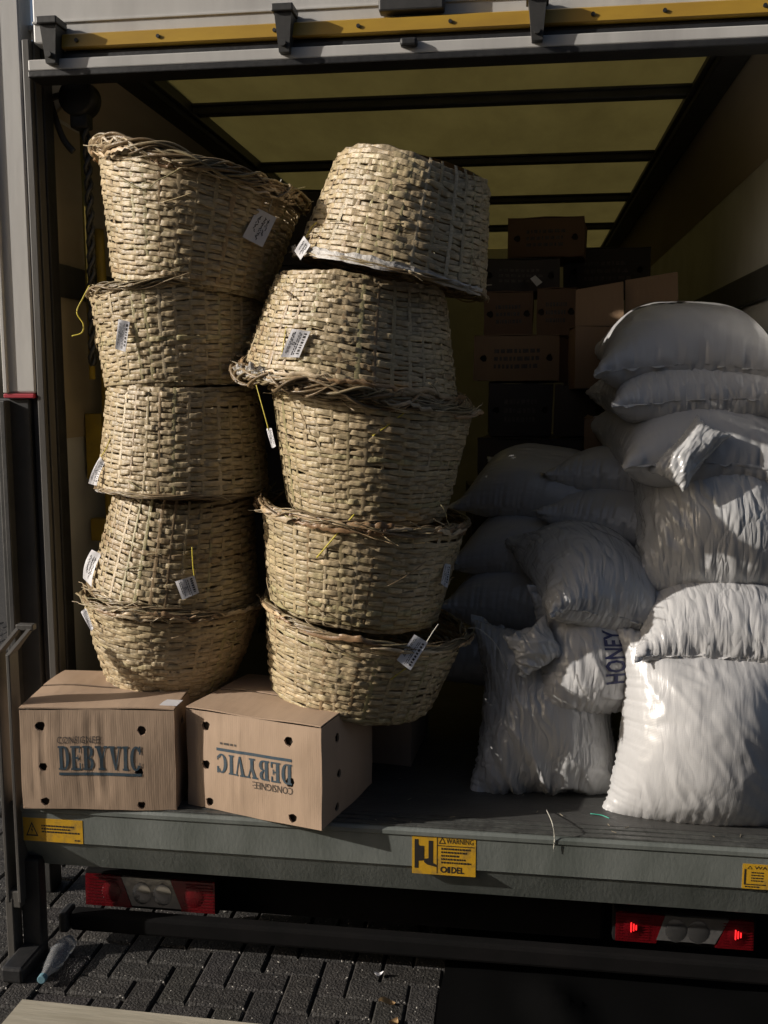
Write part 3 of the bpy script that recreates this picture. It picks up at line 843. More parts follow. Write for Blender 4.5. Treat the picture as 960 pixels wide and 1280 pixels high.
class Basket: pass
def basket(label, rim_px, base_px, Yc, rim_w, base_w, seed, stakes=37, rows=25, bulge=.0, rim_mess=1.0, rim_r=.013, greenish=0.0, dY=0.0, tone=1.0, ends=14, skew=0.0):
    """rim_px / base_px: middle of rim and base circles; widths in pixels"""
    r = np.random.default_rng(seed)
    Cr, Cb = at_y(*rim_px, Yc + dY), at_y(*base_px, Yc)
    Rr, Rb = rim_w / 2 / ppm(Cr), base_w / 2 / ppm(Cb)
    ax = Cr - Cb; H = np.linalg.norm(ax); ax /= H
    X = np.cross([0, 1.0, 0], ax); X /= np.linalg.norm(X); Yv = np.cross(ax, X)
    phase0 = r.uniform(0, 6.28)
    def prof(t): return Rb + (Rr - Rb) * t + bulge * np.sin(np.pi * np.clip(t, 0, 1)) - .06 * Rb * np.clip(1 - np.asarray(t) / .09, 0, 1) ** 2
    def W(rad, th, z):
        z = np.asarray(z) - skew * np.clip(np.asarray(z) / H, 0, 1.2) * np.asarray(rad * np.cos(th)) * (1 if X[0] > 0 else -1)
        return Cb + np.asarray(rad * np.cos(th))[..., None] * X + np.asarray(rad * np.sin(th))[..., None] * Yv + np.asarray(z)[..., None] * ax
    root = tag(empty('basket', (Cb if Cb[2] < Cr[2] else Cr)), label, 'basket', 'woven baskets stacked in two leaning towers')
    # wall: horizontal strands in and out of the stakes
    spp = 8; n = stakes * spp
    th = np.arange(n) * 2 * math.pi / n
    hz = H / rows
    VV, FF, CC = [], [], []
    base_cols = np.array([[.50, .39, .235], [.46, .365, .215], [.42, .365, .19], [.35, .25, .14], [.56, .46, .30], [.40, .32, .18]])
    wts = np.array([.28, .24, .14 + greenish, .12, .12, .10]); wts /= wts.sum()
    ovals = .012 * np.sin(2 * th + r.uniform(0, 6)) + .008 * noise1(n, seed + 5, 2)
    kk = (np.arange(n) // spp)
    off = 0
    for j in range(rows):
        t = (j + .5) / rows
        wave = np.cos(stakes / 2 * th + math.pi * j)
        wv = np.tanh(2.0 * wave) / .964
        amp = .0022
        seg = ((np.arange(n) + (spp if j % 2 else 0)) // (2 * spp))
        m = seg.max() + 1
        jit = r.normal(0, 1, m); jh = r.normal(0, 1, m); jr = r.normal(0, .0012, m)
        z = (t * H) + .05 * hz * jit[seg] + .16 * hz * noise1(n, seed * 100 + j, 3) + .45 * hz * noise1(n, seed * 7, 3) + .25 * hz * noise1(n, seed * 7 + j // 4, 2)
        hh = hz * .5 * (1.16 + .05 * jh[seg] + .06 * wave) * (.97 + .16 * r.random())
        rad = prof(t) * (1 + ovals) + amp * wv + jr[seg] * (wave > 0) + .0010 * r.normal(0, 1, n)
        tilt = .10 * hz * r.normal(0, 1, m)[seg] * np.sin(stakes / 2 * th + math.pi * j)
        prf = [(-.97, .0), (-.66, .0014), (.50, .0021), (.97, .0012)]
        for (dz, dr) in prf:
            VV.append(W(rad + dr, th, z + dz * hh + tilt * dz))
        c0 = base_cols[r.choice(6, p=wts)]
        cs = base_cols[r.choice(6, p=wts, size=m)]
        mixk = r.uniform(.1, .3) if r.random() < .8 else .62; cm = base_cols[[0, 1, 4]].mean(0)
        col = (cm * (.72 - mixk) + c0 * mixk + cs[seg] * .28) * (1 + .09 * r.normal(0, 1, m)[seg])[:, None] * tone * r.uniform(.9, 1.08)
        CC += [col] * 4
        i = np.arange(n); i2 = (i + 1) % n
        for q in range(3):
            FF.append(np.stack([off + q * n + i, off + q * n + i2, off + (q + 1) * n + i2, off + (q + 1) * n + i], 1))
        FF.append(np.stack([off + 3 * n + i, off + 3 * n + i2, off + i2, off + i], 1))
        off += 4 * n
    V = np.concatenate(VV); F = np.concatenate(FF); C = np.clip(np.concatenate(CC), .03, .8)
    obj('weave', V, F, M['straw'], root, True, colors=C, stuff=True)
    # stakes
    mb = MB(); sc = []
    for k in range(stakes):
        a = (k + .0) * 2 * math.pi / stakes + math.pi / stakes
        zs = np.linspace(.004, H + .006, 14)
        w = .0050 * r.uniform(.7, 1.4)
        aa = a + .010 * np.sin(zs * 9 + k) + r.normal(0, .008)
        rad = prof(zs / H) * (1 + np.interp(a % 6.2831, th, ovals)) + .0012
        P0 = W(rad, aa - w / .25, zs); P1 = W(rad + .0013, aa, zs); P2 = W(rad, aa + w / .25, zs)
        m = len(zs); n0 = len(mb.v)
        mb.add(np.concatenate([P0, P1, P2]), [(q * m + i, (q + 1) * m + i, (q + 1) * m + i + 1, q * m + i + 1) for q in range(2) for i in range(m - 1)])
        sc += [base_cols[r.integers(0, 6)] * r.uniform(.8, 1.15) * tone] * (3 * m)
    obj('stakes', mb.v, mb.f, M['straw'], root, True, colors=np.array(sc), stuff=True)
    # rim: twisted strands
    mb = MB(); rc = []
    ns = int(12 + 800 * (rim_r - .006) ** .94); nn = 130
    ph = np.linspace(0, 2 * math.pi, nn)
    for s in range(ns):
        tw = (5, 7, 9, 6)[s % 4] * (1 if s % 5 else -1)
        q = tw * ph + s * 2 * math.pi / ns
        am = rim_r * (.45 + .7 * r.random()) * (1 + .4 * noise1(nn, seed * 31 + s, 4) * rim_mess)
        rad = Rr * (1 + np.interp(ph % 6.2831, th, ovals)) + .004 + am * np.cos(q) + .006 * rim_mess * noise1(nn, seed * 17 + s, 4)
        zz = H + .004 + am * .95 * np.sin(q) + .007 * rim_mess * noise1(nn, seed * 13 + s, 4)
        rad[-1], zz[-1] = rad[0], zz[0]
        v, f = tube_geo(W(rad, ph, zz), (.0014 + rim_r * .13) * r.uniform(.7, 1.4), 4, 1.9)
        mb.add(v, f)
        rc += [base_cols[r.choice([0, 1, 3, 3, 5])] * r.uniform(.5, .95) * tone] * len(v)
    obj('rim', mb.v, mb.f, M['straw'], root, True, colors=np.array(rc), stuff=True)
    # loose ends off the rim and the wall
    mb = MB(); ec = []
    for e in range(ends):
        a = r.uniform(0, 6.283) if e % 2 else r.uniform(3.4, 6.0)
        t0 = 1.0 if r.random() < .75 else r.uniform(.2, .9)
        L = r.uniform(.04, .13) * rim_mess
        da = r.normal(0, .5); dz = r.normal(-.1 if t0 == 1 else 0, .35)
        pts = []
        for q in np.linspace(0, 1, 7):
            rad = prof(t0) + .010 + .028 * rim_mess * q * r.uniform(.5, 1.2) * (1 if t0 == 1 else .45)
            pts.append(W(np.array(rad), np.array(a + L / Rr * q * (1 if da > 0 else -1) * .9), np.array(H * t0 + L * q * dz + .01 * q * q)))
        v, f = tube_geo(bez(pts, 2), np.linspace(.0028, .0013, 13), 4, .5)
        mb.add(v, f); ec += [base_cols[r.integers(0, 6)] * r.uniform(.7, 1.2) * tone] * len(v)
    obj('loose_ends', mb.v, mb.f, M['straw'], root, True, colors=np.array(ec), stuff=True)
    # base: shallow coiled disc
    V, F = [Cb + ax * .015], []
    kr, ka = 8, 48
    for i in range(1, kr + 1):
        for a in range(ka):
            tt = 2 * math.pi * a / ka
            V.append(W(np.array(Rb * i / kr * .94), np.array(tt), np.array(.015 * (1 - (i / kr) ** 2) + (.003 if i % 2 else 0))))
    for a in range(ka): F.append((0, 1 + a, 1 + (a + 1) % ka))
    for i in range(kr - 1):
        for a in range(ka): F.append((1 + i * ka + a, 1 + (i + 1) * ka + a, 1 + (i + 1) * ka + (a + 1) % ka, 1 + i * ka + (a + 1) % ka))
    obj('base', V, F, M['straw'], root, True, colors=np.tile(base_cols[3] * tone, (len(V), 1)))
    B = Basket(); B.root, B.Cr, B.Cb, B.ax, B.H, B.prof, B.W, B.Rr = root, Cr, Cb, ax, H, prof, W, Rr
    return B

def on_basket(B, u, v, off=.012, extra=0.0):
    """first point of the view ray through (u, v) that lies `off` outside the basket wall"""
    d = ray(u, v); d = d / np.linalg.norm(d)
    D0 = np.linalg.norm((B.Cr + B.Cb) / 2 - CAM)
    best, bp = 1e9, None
    for s in np.linspace(D0 - .6, D0 + .4, 500):
        p = CAM + d * s; q = p - B.Cb; z = q @ B.ax
        rad = np.linalg.norm(q - z * B.ax)
        e = rad - (B.prof(min(max(z / B.H, 0), 1)) + off)
        if e <= 0: return p
        if e < best: best, bp = e, p
    return bp

def card(B, corners, seed, lines='print', curl=0.0, off=.012, string=None, twist=0.0):
    """a tied card given by its four corners in the picture (top left, top right, bottom right, bottom left)"""
    c = sum(np.array(q, float) for q in corners) / 4
    pc = on_basket(B, c[0], c[1], off + .012)
    n = pc - B.Cb; n = n - (n @ B.ax) * B.ax; n /= np.linalg.norm(n)
    view = (CAM - pc) / np.linalg.norm(CAM - pc)
    n = n * .55 + view * .55 + np.array([0, 0, .15]); n /= np.linalg.norm(n)
    P = []
    for q in corners:
        d = ray(*q); P.append(CAM + d * (((pc - CAM) @ n) / (d @ n)))
    P = [np.array(p) for p in P]
    nu = 8; V, F = [], []
    def S_(u, v, o=0):
        e = curl * 4 * (u - .5) ** 2 if curl > 0 else curl * 4 * (v - .5) ** 2
        return P[0] * (1 - u) * (1 - v) + P[1] * u * (1 - v) + P[2] * u * v + P[3] * (1 - u) * v - n * abs(e) + n * (o + .0015 * math.sin(5 * u + 3 * v))
    for i in range(nu + 1):
        for j in range(nu + 1): V.append(S_(i / nu, j / nu))
    for i in range(nu):
        for j in range(nu): F.append((i * (nu + 1) + j, i * (nu + 1) + j + 1, (i + 1) * (nu + 1) + j + 1, (i + 1) * (nu + 1) + j))
    m = len(V); V += [np.array(p) - n * .0008 for p in V]; F += [tuple(m + i for i in f[::-1]) for f in F]
    t = obj('tag', V, F, M['paper'], B.root)
    r = random.Random(seed); mb = MB()
    def stroke(u0, v0, u1, v1, w):
        d = math.hypot(u1 - u0, v1 - v0) + 1e-9; a, b = -(v1 - v0) / d * w, (u1 - u0) / d * w
        mb.add([S_(u0 - a, v0 - b, .0008), S_(u1 - a, v1 - b, .0008), S_(u1 + a, v1 + b, .0008), S_(u0 + a, v0 + b, .0008)], [(0, 1, 2, 3)])
    if lines == 'hand':                   # biro scrawl running along the card
        for k, u in enumerate((.30, .55, .74)):
            v = .16
            while v < (.86 if k == 1 else .68):
                dv = r.uniform(.03, .07); stroke(u + r.uniform(-.07, .07), v, u + r.uniform(-.07, .07), v + dv, .016); v += dv * .8
    else:
        v = .1
        while v < .86:                    # bold line down one edge
            dv = r.uniform(.04, .09); stroke(.80, v, .80, v + dv, .065); v += dv + .04
        for u in (.60, .50, .24, .16):
            v = r.uniform(.08, .15)
            while v < .9 * (1 if u > .3 else .85):
                dv = r.uniform(.05, .14); stroke(u, v, u, v + dv, .018); v += dv + .03
        for k in range(10):
            a0, a1 = k * .628, (k + 1) * .628
            stroke(.38 + .055 * math.cos(a0), .5 + .05 * math.sin(a0), .38 + .055 * math.cos(a1), .5 + .05 * math.sin(a1), .012)
    mb.build('lettering', M['ink'], t)
    return t
def twine(B, pts, m='string', r=.0016, off=.008, free=False):
    P = [on_basket(B, u, v, off) for u, v in pts]
    if free:
        y = P[0][1]; P = [P[0]] + [at_y(u, v, y - .01) for u, v in pts[1:]]
    mb = MB(); mb.tube(bez(P, 8), r, 5); mb.build('string', M[m], B.root, True)

YL = .40
L5 = basket('upright basket standing on the left carton, bottom of the left tower', (217, 745), (212, 866), YL, 218, 136, 11, rim_r=.009, bulge=.012, tone=.98)
L4 = basket('upside down basket rim to rim over the one on the left carton', (219, 737), (232, 612), YL, 206, 168, 12, rim_r=.009, rows=22, tone=.95)
L3 = basket('upside down basket in the middle of the left tower, flat rim with grey liner', (231, 607), (232, 482), YL, 210, 186, 13, rim_r=.006, rim_mess=.5, rows=23)
L2 = basket('upright basket second from the top of the left tower with a small tilted tag', (222, 366), (230, 484), YL, 208, 186, 14, rim_r=.010, rows=22)
L1 = basket('topmost upright basket of the left tower with thick tangled braided rim', (253, 224), (239, 366), YL - .02, 254, 190, 15, skew=.12, rim_r=.021, rim_mess=1.15, ends=26, rows=26)
YR_ = .36
R5 = basket('upright greenish basket on the right hand carton, bottom of the right tower', (458, 768), (439, 869), YR_, 252, 198, 21, rim_r=.008, bulge=.004, greenish=.25, rows=22)
R4 = basket('upright basket with ragged bark rim, second from the bottom of the right tower', (455, 640), (441, 762), YR_, 250, 206, 22, rim_r=.010, rim_mess=1.4, greenish=.2, rows=22, ends=24)
R3 = basket('upright pale basket in the middle of the right tower', (465, 500), (457, 640), YR_ - .01, 252, 196, 23, skew=.05, rim_r=.008, rows=25)
R2 = basket('upside down basket with a heavy braided rim, second from the top of the right tower', (438, 484), (452, 352), YR_ - .02, 268, 206, 24, skew=-.05, rim_r=.022, rim_mess=1.3, ends=20, rows=24)
R1 = basket('topmost upside down basket of the right tower, tilted with torn paper lining', (489, 345), (518, 210), YR_ - .02, 240, 190, 25, rim_r=.006, rim_mess=.6, rows=22, stakes=35)

card(L1, [(322, 260), (346, 272), (328, 309), (303, 296)], 1, 'hand')
twine(L1, [(336, 264), (342, 246), (352, 224)], 'pale_string')
card(L2, [(148, 399), (162, 402), (157, 440), (144, 436)], 2)
twine(L2, [(112, 357), (104, 372), (96, 390), (104, 405), (102, 416), (90, 420)], 'string', .0022, free=True)
card(L3, [(124, 570), (129, 578), (120, 607), (109, 604)], 3, curl=-.006)
twine(L3, [(124, 574), (132, 562), (138, 548)], 'string')
card(L4, [(112, 686), (124, 692), (112, 733), (101, 722)], 4, 'hand', curl=-.012)
card(L4, [(219, 727), (243, 719), (249, 741), (228, 750)], 5, curl=.006, off=.03)
twine(L4, [(240, 684), (241, 704), (243, 722)], 'string', .002, off=.03)
card(L5, [(101, 765), (107, 760), (117, 785), (114, 789)], 6)
card(R1, [(380, 295), (388, 306), (376, 325), (368, 314)], 7, 'hand', off=.02)
twine(R1, [(383, 297), (388, 286), (396, 278)], 'string')
card(R2, [(365, 411), (388, 414), (374, 447), (351, 446)], 8)
twine(R2, [(352, 446), (356, 420), (358, 408)], 'string'); twine(R2, [(320, 480), (327, 505), (336, 538)], 'string', .0018, off=.02)
card(R3, [(333, 536), (339, 535), (345, 558), (340, 560)], 9)
twine(R3, [(508, 514), (487, 530), (466, 545)], 'string', .0022)
card(R4, [(556, 704), (564, 706), (559, 735), (551, 729)], 10)
twine(R4, [(443, 643), (420, 669), (396, 697)], 'string', .0024)
card(R5, [(518, 793), (535, 803), (513, 838), (496, 825)], 11)
twine(R5, [(533, 803), (541, 790), (548, 780)], 'pale_string'); twine(R5, [(508, 835), (498, 842), (488, 850)], 'string')
twine(R5, [(585, 785), (600, 787), (620, 806), (634, 836)], 'pale_string', .0014, free=True)

def liner(B, a0, a1, seed, depth=.03, outw=.012):
    """crumpled paper lining hanging out between rim and neighbour"""
    r = np.random.default_rng(seed); n, m = 60, 5
    th = np.linspace(a0, a1, n); V, F = [], []
    e1, e2, e3 = noise1(n, seed, 5), noise1(n, seed + 1, 5), noise1(n, seed + 2, 4)
    for j in range(m):
        q = j / (m - 1)
        rad = B.Rr + outw * (1 + .6 * e1 * q) + .004 * e2 * (j % 2)
        z = B.H + .012 - depth * q * (.7 + .6 * np.abs(e3)) + .003 * e2
        V.append(B.W(rad, th, z))
    V = np.concatenate(V)
    for j in range(m - 1):
        for i in range(n - 1): F.append((j * n + i, j * n + i + 1, (j + 1) * n + i + 1, (j + 1) * n + i))
    obj('paper_lining', V, F, M['liner'], B.root)
liner(R1, 3.5, 6.2, 3)
liner(L3, 4.4, 6.1, 5, .012, .006)
liner(R2, 5.2, 5.8, 7, .03, .03)

# ------------------------------------------------------------------ grain sacks: small cloth model (two sheets sewn at the edge, filled under gravity)
def sim_sack(w, h, t, seed, stand=False, nx=52, ny=64, iters=190, fill=.62, slump=1.0, ztop=None, slack=1.025, P0=None):
    r = np.random.default_rng(seed)
    gx, gy = np.linspace(-w / 2, w / 2, nx), np.linspace(-h / 2, h / 2, ny)
    dx, dy = gx[1] - gx[0], gy[1] - gy[0]
    P = np.zeros((2, ny, nx, 3))
    P[..., 0] = gx[None, None, :]; P[..., 1] = gy[None, :, None]
    env = (np.sin(np.pi * np.linspace(0, 1, nx))[None, :] * np.sin(np.pi * np.linspace(0, 1, ny))[:, None]) ** .5
    P[0, ..., 2] = .04 * env; P[1, ..., 2] = -.04 * env
    bumps = r.normal(0, 1, (2, ny, nx))
    for _ in range(3): bumps = (bumps + np.roll(bumps, 1, 1) + np.roll(bumps, -1, 1) + np.roll(bumps, 1, 2) + np.roll(bumps, -1, 2)) / 5
    P[..., 2] += bumps * .012 * env
    if P0 is not None:                      # second, finer pass: resample the coarse result and let the spare cloth buckle
        def up2(A):
            B_ = np.empty((2, A.shape[1] * 2 - 1, A.shape[2], 3)); B_[:, ::2] = A; B_[:, 1::2] = (A[:, :-1] + A[:, 1:]) / 2
            C_ = np.empty((2, B_.shape[1], B_.shape[2] * 2 - 1, 3)); C_[:, :, ::2] = B_; C_[:, :, 1::2] = (B_[:, :, :-1] + B_[:, :, 1:]) / 2
            return C_
        P = up2(P0) + (bumps[..., None] * np.cross(np.gradient(up2(P0), axis=2), np.gradient(up2(P0), axis=1)) / (dx * dy)) * .006 * env[None, ..., None]
    Q = P.copy(); Vt = w * h * t * fill
    if P0 is not None: dx *= slack; dy *= slack
    dd = math.hypot(dx, dy)
    edge = np.zeros((ny, nx), bool); edge[0] = edge[-1] = True; edge[:, 0] = edge[:, -1] = True
    cnt = np.zeros((1, ny, nx, 1))
    push = .35 if P0 is None else .95
    def con(A, C, a, b, L):
        d = b - a; l = np.linalg.norm(d, axis=-1, keepdims=True) + 1e-9
        k = (l - L) / l * .5
        k = np.where(l < L, k * push, k)      # cloth buckles rather than pushes back
        return d * k
    for it in range(iters):
        du = np.gradient(P, axis=2); dv = np.gradient(P, axis=1)
        N = np.cross(du, dv); N[1] *= -1
        if P0 is not None and it % 2:      # a little bending stiffness
            Lp = np.zeros_like(P); Lp[:, 1:-1, 1:-1] = (P[:, :-2, 1:-1] + P[:, 2:, 1:-1] + P[:, 1:-1, :-2] + P[:, 1:-1, 2:]) / 4 - P[:, 1:-1, 1:-1]
            P = P + Lp * .05; Q = Q + Lp * .05
        vol = (P[0, ..., 2] * np.cross(du, dv)[0, ..., 2] - P[1, ..., 2] * np.cross(du, dv)[1, ..., 2]).sum()
        A = N / (dx * dy)
        if stand:
            hyd = .55 + slump * (P[..., 1].max() - P[..., 1:2]) / h
        else:
            hyd = .7 + slump * .5 * (P[..., 2].max() - P[..., 2:3]) / max(t, .05)
        pr = np.clip((Vt - vol) / Vt * 4, -.6, 1.0)
        acc = A * pr * hyd * .0011
        if stand: acc[..., 1] -= .00005
        else: acc[..., 2] -= .00002
        Pn = P + (P - Q) * .90 + acc
        Q = P; P = Pn
        for _ in range(7):
            D = np.zeros_like(P)
            c = con(0, 0, P[:, :, :-1], P[:, :, 1:], dx); D[:, :, :-1] += c; D[:, :, 1:] -= c
            c = con(0, 0, P[:, :-1], P[:, 1:], dy); D[:, :-1] += c; D[:, 1:] -= c
            c = con(0, 0, P[:, :-1, :-1], P[:, 1:, 1:], dd) * .6; D[:, :-1, :-1] += c; D[:, 1:, 1:] -= c
            c = con(0, 0, P[:, :-1, 1:], P[:, 1:, :-1], dd) * .6; D[:, :-1, 1:] += c; D[:, 1:, :-1] -= c
            P = P + D * .42
            m = (P[0] + P[1]) / 2
            P[0][edge] = m[edge]; P[1][edge] = m[edge]
            if not stand: P[..., 2] = np.clip(P[..., 2], -t * .40, t * .52 if ztop is None else ztop)
            else: P[..., 2] = np.maximum(P[..., 2], -t * .5)
    if P0 is None and slack:
        return sim_sack(w, h, t, seed + 500, stand, nx * 2 - 1, ny * 2 - 1, 22, fill, slump, ztop, slack, P)
    return P

def crumple(P, amp, scale, seed, pleat=.0048):
    """folds of the sheet: long sharp ridges where the film has been squeezed, and puckers running in from the seams"""
    du = np.gradient(P, axis=2); dv = np.gradient(P, axis=1)
    N = np.cross(du, dv); N /= np.linalg.norm(N, axis=-1, keepdims=True) + 1e-9; N[1] *= -1
    out = P.copy()
    o = Vector((seed * 3.1, seed * 1.7, seed * .9))
    _, ny, nx, _ = P.shape
    r = np.random.default_rng(seed + 77)
    hx, hy = np.linalg.norm(P[0, ny // 2, 1:] - P[0, ny // 2, :-1], axis=-1).sum(), np.linalg.norm(P[0, 1:, nx // 2] - P[0, :-1, nx // 2], axis=-1).sum()
    jj, ii = np.meshgrid(np.arange(ny), np.arange(nx), indexing='ij')
    def line(n, L):                       # pucker profile along a seam, about 2.5 cm apart, sharp crests
        x = np.linspace(0, L, n); a = np.zeros(n)
        for f in (18, 31, 47): a += np.sin(x * f * 2 * math.pi * .8 + r.uniform(0, 6) + 1.2 * np.sin(x * 9 + r.uniform(0, 6))) / f ** .5 * 4.2
        return (1 - np.abs(a)) * (.5 + .8 * np.abs(np.sin(x * 7 + r.uniform(0, 6))))
    for L in range(2):
        f = np.zeros((ny, nx))
        for k in range(2):
            d = (jj if k == 0 else ny - 1 - jj) * hy / (ny - 1)
            f += pleat * np.exp(-d / .075) * np.minimum(1, d / .015) * line(nx, hx)[None, :]
            d = (ii if k == 0 else nx - 1 - ii) * hx / (nx - 1)
            f += pleat * np.exp(-d / .06) * np.minimum(1, d / .015) * line(ny, hy)[:, None]
        for j in range(ny):
            for i in range(nx):
                x, y, z = P[L, j, i] * scale
                w = .6 * mnoise.noise(Vector((x * .3, y * .3, z * .3)) + o)
                a = mnoise.noise(Vector((.88 * x + .48 * y + w, .34 * (.88 * y - .48 * x), z * .6)) + o)
                b_ = mnoise.noise(Vector((.36 * (.7 * x - .7 * y), .7 * x + .7 * y - w, z * .6)) - o)
                m_ = mnoise.noise(Vector((x * .22, y * .22, z * .22)) - o * .5)
                v = (.6 - 3.0 * min(abs(a), abs(b_))) * max(.15, .75 + 1.5 * m_)
                f[j, i] += amp * max(v, -.5)
        out[L] += N[L] * f[..., None]
    m = (out[0] + out[1]) / 2
    e = np.zeros(P.shape[1:3], bool); e[0] = e[-1] = True; e[:, 0] = e[:, -1] = True
    out[0][e] = m[e]; out[1][e] = m[e]
    return out

def rot(rx, ry, rz):
    cx, sx, cy, sy, cz, sz = math.cos(R(rx)), math.sin(R(rx)), math.cos(R(ry)), math.sin(R(ry)), math.cos(R(rz)), math.sin(R(rz))
    return np.array([[cz, -sz, 0], [sz, cz, 0], [0, 0, 1]]) @ np.array([[cy, 0, sy], [0, 1, 0], [-sy, 0, cy]]) @ np.array([[1, 0, 0], [0, cx, -sx], [0, sx, cx]])

def sack(label, px, Y, w, h, t, seed, ang=(0, 0, 0), stand=False, lean=12, fill=.62, mt='sack', crum=(.0035, 13), bend=(0, 0), hem=.02, z=None, slump=1.0, nx=44, ny=54, ztop=None, slack=1.02):
    """px: where the sack's middle shows in the picture, Y: its depth; size in metres"""
    P = sim_sack(w, h, t, seed, stand, fill=fill, slump=slump, nx=nx, ny=ny, ztop=ztop, slack=slack)
    if crum: P = crumple(P, crum[0], crum[1], seed)
    P = P - P.reshape(-1, 3).mean(0)
    P[..., 2] -= bend[0] * P[..., 0] ** 2 + bend[1] * P[..., 1] ** 2     # droops over what lies beneath
    ny, nx = P.shape[1:3]
    nh = 0
    Rm = rot(*ang)
    if stand: Rm = rot(0, 0, ang[2]) @ rot(90 - lean, 0, 0) @ rot(0, 0, ang[1])
    c = at_y(px[0], px[1], Y)
    if z is not None: c[2] = z
    Wp = P @ Rm.T + c
    V = [Wp[0].reshape(-1, 3), Wp[1][1:-1, 1:-1].reshape(-1, 3)]
    U0 = np.stack(np.meshgrid(np.linspace(0, w, nx), np.linspace(0, h, ny)), -1)
    U = [U0.reshape(-1, 2), U0[1:-1, 1:-1].reshape(-1, 2)]
    F = []
    def idx(L, j, i):
        if L == 0 or j in (0, ny - 1) or i in (0, nx - 1): return j * nx + i
        return nx * ny + (j - 1) * (nx - 2) + i - 1
    for j in range(ny - 1):
        for i in range(nx - 1):
            F.append((idx(0, j, i), idx(0, j, i + 1), idx(0, j + 1, i + 1), idx(0, j + 1, i)))
            F.append((idx(1, j, i), idx(1, j + 1, i), idx(1, j + 1, i + 1), idx(1, j, i + 1)))
    V = np.concatenate(V)
    root = tag(empty('sack', (c[0], c[1], V[:, 2].min())), label, 'sack', 'white sacks piled at the right side')
    obj('bag', V, F, M[mt], root, True, uvs=np.concatenate(U))
    # sewn hems: a flat strip beyond each short seam
    for j, jj in ((0, 1), (ny - 1, ny - 2)):
        e = Wp[0, j]; out_ = e - (Wp[0, jj] + Wp[1, jj]) / 2
        out_ /= np.linalg.norm(out_, axis=1)[:, None] + 1e-9
        for _ in range(4): out_[1:-1] = (out_[:-2] + out_[1:-1] + out_[2:]) / 3
        nrm = np.cross(np.gradient(e, axis=0), out_); nrm /= np.linalg.norm(nrm, axis=1)[:, None] + 1e-9
        ww = hem * (1 + .12 * noise1(nx, seed + j, 4))[:, None]
        wob = .0035 * noise1(nx, seed * 3 + j, 5)[:, None]
        A = [e - out_ * .004, e + out_ * ww * .5 + nrm * wob, e + out_ * ww + nrm * wob * 1.6]
        HV = np.concatenate(A + [a + nrm * .0022 for a in A]); HF = []
        for q in range(2):
            for i in range(nx - 1):
                HF.append((q * nx + i, q * nx + i + 1, (q + 1) * nx + i + 1, (q + 1) * nx + i))
                HF.append(((q + 3) * nx + i, (q + 4) * nx + i, (q + 4) * nx + i + 1, (q + 3) * nx + i + 1))
        for i in range(nx - 1): HF.append((2 * nx + i, 2 * nx + i + 1, 5 * nx + i + 1, 5 * nx + i))
        obj('hem', HV, HF, M[mt], root, True, uvs=np.tile(U0[j], (6, 1)))
    return root, Wp

def film_flap(root, pts, width, seed, pleats=5, mt='film', name='loose_film', fan=.55):
    """gathered loose neck of a sack: a pleated strip along a path, widening to the free end"""
    r = np.random.default_rng(seed)
    C = bez(pts, 8); m = len(C); n = 36
    T = np.gradient(C, axis=0); T /= np.linalg.norm(T, axis=1)[:, None]
    view = (CAM - C); view /= np.linalg.norm(view, axis=1)[:, None]
    Sd = np.cross(T, view); Sd /= np.linalg.norm(Sd, axis=1)[:, None]
    s = np.linspace(-1, 1, n); V = []
    e = noise1(n, seed, 5)
    for k in range(m):
        q = k / (m - 1)
        wd = width * (fan + (1 - fan) * q) * .5
        pl = (.018 * width / .15) * np.sin(s * math.pi * pleats + e * 1.5 + q * 1.2) * (1 - .25 * q) + .006 * r.normal(0, 1) * np.sin(s * 3 + k) + .05 * width * np.cos(s * 1.5)
        V.append(C[k] + Sd[k] * (s * wd * (1 + .08 * e))[:, None] + view[k] * pl[:, None] + T[k] * (.02 * e * q)[:, None])
    V = np.concatenate(V); F = [(k * n + i, k * n + i + 1, (k + 1) * n + i + 1, (k + 1) * n + i) for k in range(m - 1) for i in range(n - 1)]
    U = np.stack(np.meshgrid(np.linspace(0, width, n), np.linspace(0, .3, m)), -1).reshape(-1, 2)
    return obj(name, V, F, M[mt], root, True, uvs=U)

# the pile, from the back and bottom to the front
def neck(root, px, Y, w, h, t, ang, seed, lean=15):
    n = 51
    """bunched tied neck of a sack: a small crumpled bag of film"""
    P = crumple(sim_sack(w, h, t, seed, True, nx=26, ny=26, iters=90, fill=.5), .012, 20, seed, .0015)
    P = P - P.reshape(-1, 3).mean(0)
    n = P.shape[1]
    Wp = P @ (rot(0, 0, ang[2]) @ rot(90 - lean, 0, 0) @ rot(0, 0, ang[1])).T + at_y(px[0], px[1], Y)
    V = Wp.reshape(-1, 3)
    F = [(L * n * n + j * n + i, L * n * n + j * n + i + 1, L * n * n + (j + 1) * n + i + 1, L * n * n + (j + 1) * n + i) for L in range(2) for j in range(n - 1) for i in range(n - 1)]
    U = np.tile(np.stack(np.meshgrid(np.linspace(0, w, n), np.linspace(0, h, n)), -1).reshape(-1, 2), (2, 1))
    obj('tied_neck', V, F, M['film'], root, True, uvs=U)

